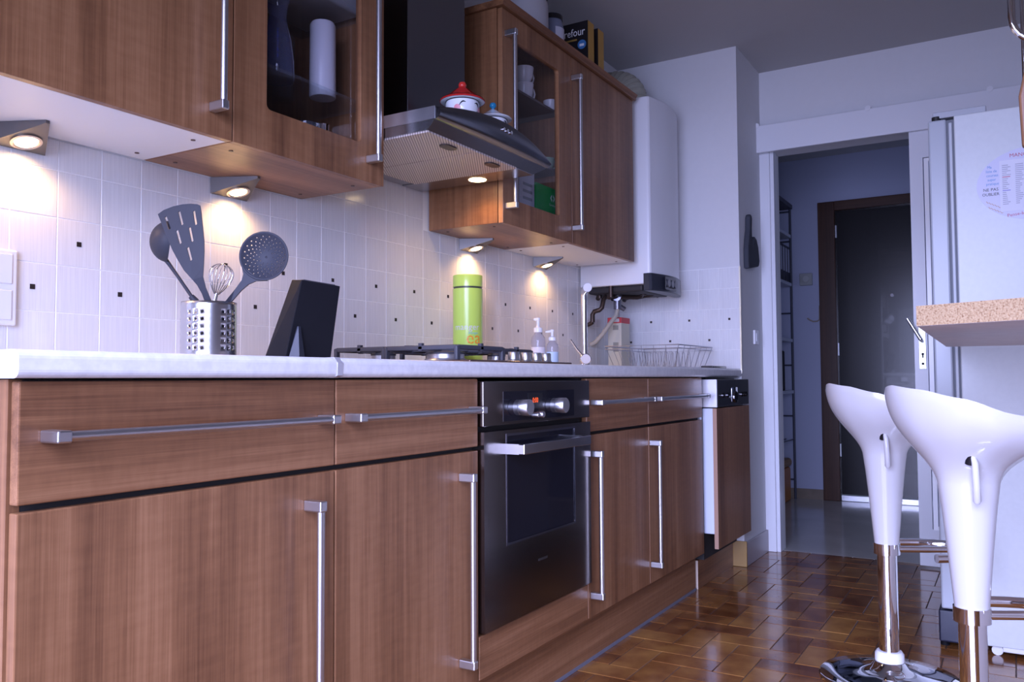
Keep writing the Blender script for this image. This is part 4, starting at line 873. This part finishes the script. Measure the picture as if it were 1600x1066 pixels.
# ================================================================ stools
def stool(cx, cy, label):
    r = thing('bar_stool', label, 'stool', (cx, cy, 0), 'white swivel bar stools'); o = Vector((cx, cy, 0))
    bk, sd = -RD, FD                                    # back of the seat, far side
    def P(th, rad, z): return o+bk*(rad*math.cos(th))+sd*(rad*math.sin(th))+Vector((0,0,z))
    ang = [0,30,60,90,120,150,180]; zr = [.862,.854,.836,.806,.784,.787,.803]; rr = [.160,.160,.165,.175,.190,.210,.222]
    def ip(v, th):
        d = abs(math.degrees(th)) % 360; d = 360-d if d > 180 else d; i = min(int(d//30), 5); t = d/30-i; t = t*t*(3-2*t)*.5+t*.5
        return v[i]*(1-t)+v[i+1]*t
    col = [(.0335,.392),(.036,.42),(.044,.51),(.053,.60),(.060,.655)]
    def outer(a, b):
        th = 2*PI*a; R_, Z_ = ip(rr, th), ip(zr, th)
        if b < .3:
            t = b/.3*4; i = min(int(t), 3); f = t-i
            return P(th, col[i][0]*(1-f)+col[i+1][0]*f, col[i][1]*(1-f)+col[i+1][1]*f)
        if b < .8:
            t = (b-.3)/.5; p = [(.060,.655),(.074,.715),(R_*.985,Z_-(.030+.080*(1+math.cos(th))/2)),(R_,Z_-.004)]
            w = [(1-t)**3, 3*t*(1-t)**2, 3*t*t*(1-t), t**3]
            return P(th, sum(w[k]*p[k][0] for k in range(4)), sum(w[k]*p[k][1] for k in range(4)))
        if b < .84: return P(th, R_-.0025, Z_)
        t = (b-.84)/.16; q_ = 1-t
        return P(th, (R_-.006)*q_, .752+(Z_-.002-.752)*q_**2)
    part(r, 'shell', MB().grid(outer, 64, 61, cu=True), ABS, smooth=60)
    part(r, 'collar', MB().lathe([(0,.362),(.0365,.362),(.0365,.393),(.030,.395),(0,.395)], (cx,cy,0), 32), CHROME, smooth=40)
    part(r, 'column', MB().lathe([(0,.040),(.0275,.040),(.0275,.363),(0,.363)], (cx,cy,0), 32), CHROME, smooth=40)
    part(r, 'base', MB().lathe([(0,0),(.192,0),(.195,.004),(.190,.009),(.140,.014),(.085,.022),(.052,.036),(.040,.052),(.0,.054)], (cx,cy,0), 64), CHROME, smooth=40)
    part(r, 'base_ring', MB().lathe([(.030,.052),(.040,.054),(.0395,.074),(.034,.082),(.0275,.082)], (cx,cy,0), 32), PLASTW, smooth=40)
    fr = part(r, 'footrest', MB().tube([P(PI, .030, .375), P(PI, .255, .372)], .010, 14).tube([o+RD*(.085+.175*math.sin(t))-FD*(.120*math.cos(t))+Vector((0,0,.372)) for t in [PI*k/20 for k in range(21)]], .0125, 14), CHROME, smooth=40)
    nb = lambda a, d, z: o+RD*a-FD*d+Vector((0,0,z))
    part(r, 'lever_slot', MB().tube([nb(-.040,.092,.740), nb(-.038,.078,.702)], [.0105,.0095], 12), BLACK, smooth=40)
    part(r, 'lever', MB().tube([nb(-.039,.074,.722), nb(-.038,.092,.716), nb(-.037,.096,.704), nb(-.032,.090,.660), nb(-.028,.083,.626), nb(-.027,.082,.621)], [.004,.005,.0065,.0072,.0078,.0045], 12), ABS, smooth=50)
    return r
stool(2.085, -1.385, 'white glossy bar stool standing clear of the chipboard bar, nearer the doorway')
stool(1.432, -1.630, 'white glossy bar stool tucked under the raw end of the chipboard bar')

# ================================================================ in the hall
SHM = mat('shelf_metal', (.06,.065,.09), .4); SHB = mat('shelf_white', (.52,.54,.62), .5)
su = thing('shelf_unit', 'open metal and white board shelving against the hall wall', 'shelf', (5.3,-.19,0))
for x in (4.90, 5.70):
    for y in (-.330, -.050): part(su, 'post', MB().tube([(x,y,0),(x,y,2.15)], .009, 8), SHM)
    for z in (.14, .60, .97, 1.35, 1.88, 2.10): part(su, 'rung', MB().tube([(x,-.330,z),(x,-.050,z)], .006, 6), SHM)
for z in (.786, 1.160, 1.569, 1.925): part(su, 'board', B(4.895, 5.705, -.335, -.045, z-.022, z), SHB)
part(su, 'top_board', B(4.89, 5.715, -.345, -.04, 2.12, 2.150), mat('shelf_top_dark', (.05,.05,.07), .5))
for y in (-.325,-.27,-.215,-.16,-.105,-.055): part(su, 'basket_wire', MB().tube([(4.90,y,.43),(5.70,y,.43)], .005, 6), SHM)
for k in range(4):
    x = 5.655-.075*k; b_ = thing('ring_binder', 'dark ring binder with white spine label on the hall shelf', 'binder', (x,-.2,1.569), 'binders on the hall shelf')
    part(b_, 'cover', B(x-.034, x+.034, -.325, -.055, 1.569, 1.835, bev=.003), mat('binder_black', (.02,.02,.035), .5) if 'binder_black' not in bpy.data.materials else bpy.data.materials['binder_black'])
    part(b_, 'spine_label', B(x-.022, x+.022, -.3262, -.3245, 1.645, 1.815), mat('spine_pale', (.45,.46,.55), .5) if 'spine_pale' not in bpy.data.materials else bpy.data.materials['spine_pale'])
solo('black_case', B(5.42, 5.52, -.315, -.12, .786, 1.07, bev=.008), BLACKM, 'black upright case on the hall shelf below the trinkets', 'case', (5.47,-.21,.786))
lathe_solo('trinket_bowl', [(0,0),(.03,0),(.06,.03),(.075,.075),(.07,.075),(.055,.032),(0,.006)], (5.42,-.20,1.160), mat('trinket_brown', (.10,.07,.05), .4), 'small brown bowl on the hall shelf', 'bowl')
oj = thing('orange_container', 'orange plastic container on the hall floor under the shelving', 'container', (5.50,-.20,0))
part(oj, 'body', B(5.37, 5.60, -.325, -.10, 0, .245, bev=.02), mat('orange_plastic', (.38,.13,.015), .45))
part(oj, 'lid', B(5.36, 5.61, -.333, -.09, .245, .305, bev=.022), mat('olive_lid', (.24,.12,.02), .45))
ic = thing('intercom', 'small square intercom on the hall wall beside the dark door', 'intercom', (XH-.01,-.428,1.595))
part(ic, 'box', B(XH-.028, XH-.0005, -.472, -.384, 1.552, 1.640, bev=.004), mat('intercom_beige', (.34,.35,.34), .5))
part(ic, 'dial', MB().cyl((XH-.027,-.430,1.598),(XH-.036,-.430,1.598),.022,20), mat('intercom_dial', (.42,.43,.42), .4), smooth=40)
solo('cable', MB().tube([(XH-.004,-.430,1.312),(XH-.006,-.445,1.300),(XH-.007,-.470,1.286),(XH-.006,-.500,1.287),(XH-.006,-.515,1.300),(XH-.006,-.517,1.40)], .005, 8), mat('cable_beige', (.35,.28,.22), .6), 'short beige cable coming out of the hall wall by the door frame', 'cable', (XH-.006,-.47,1.29), smooth=60)
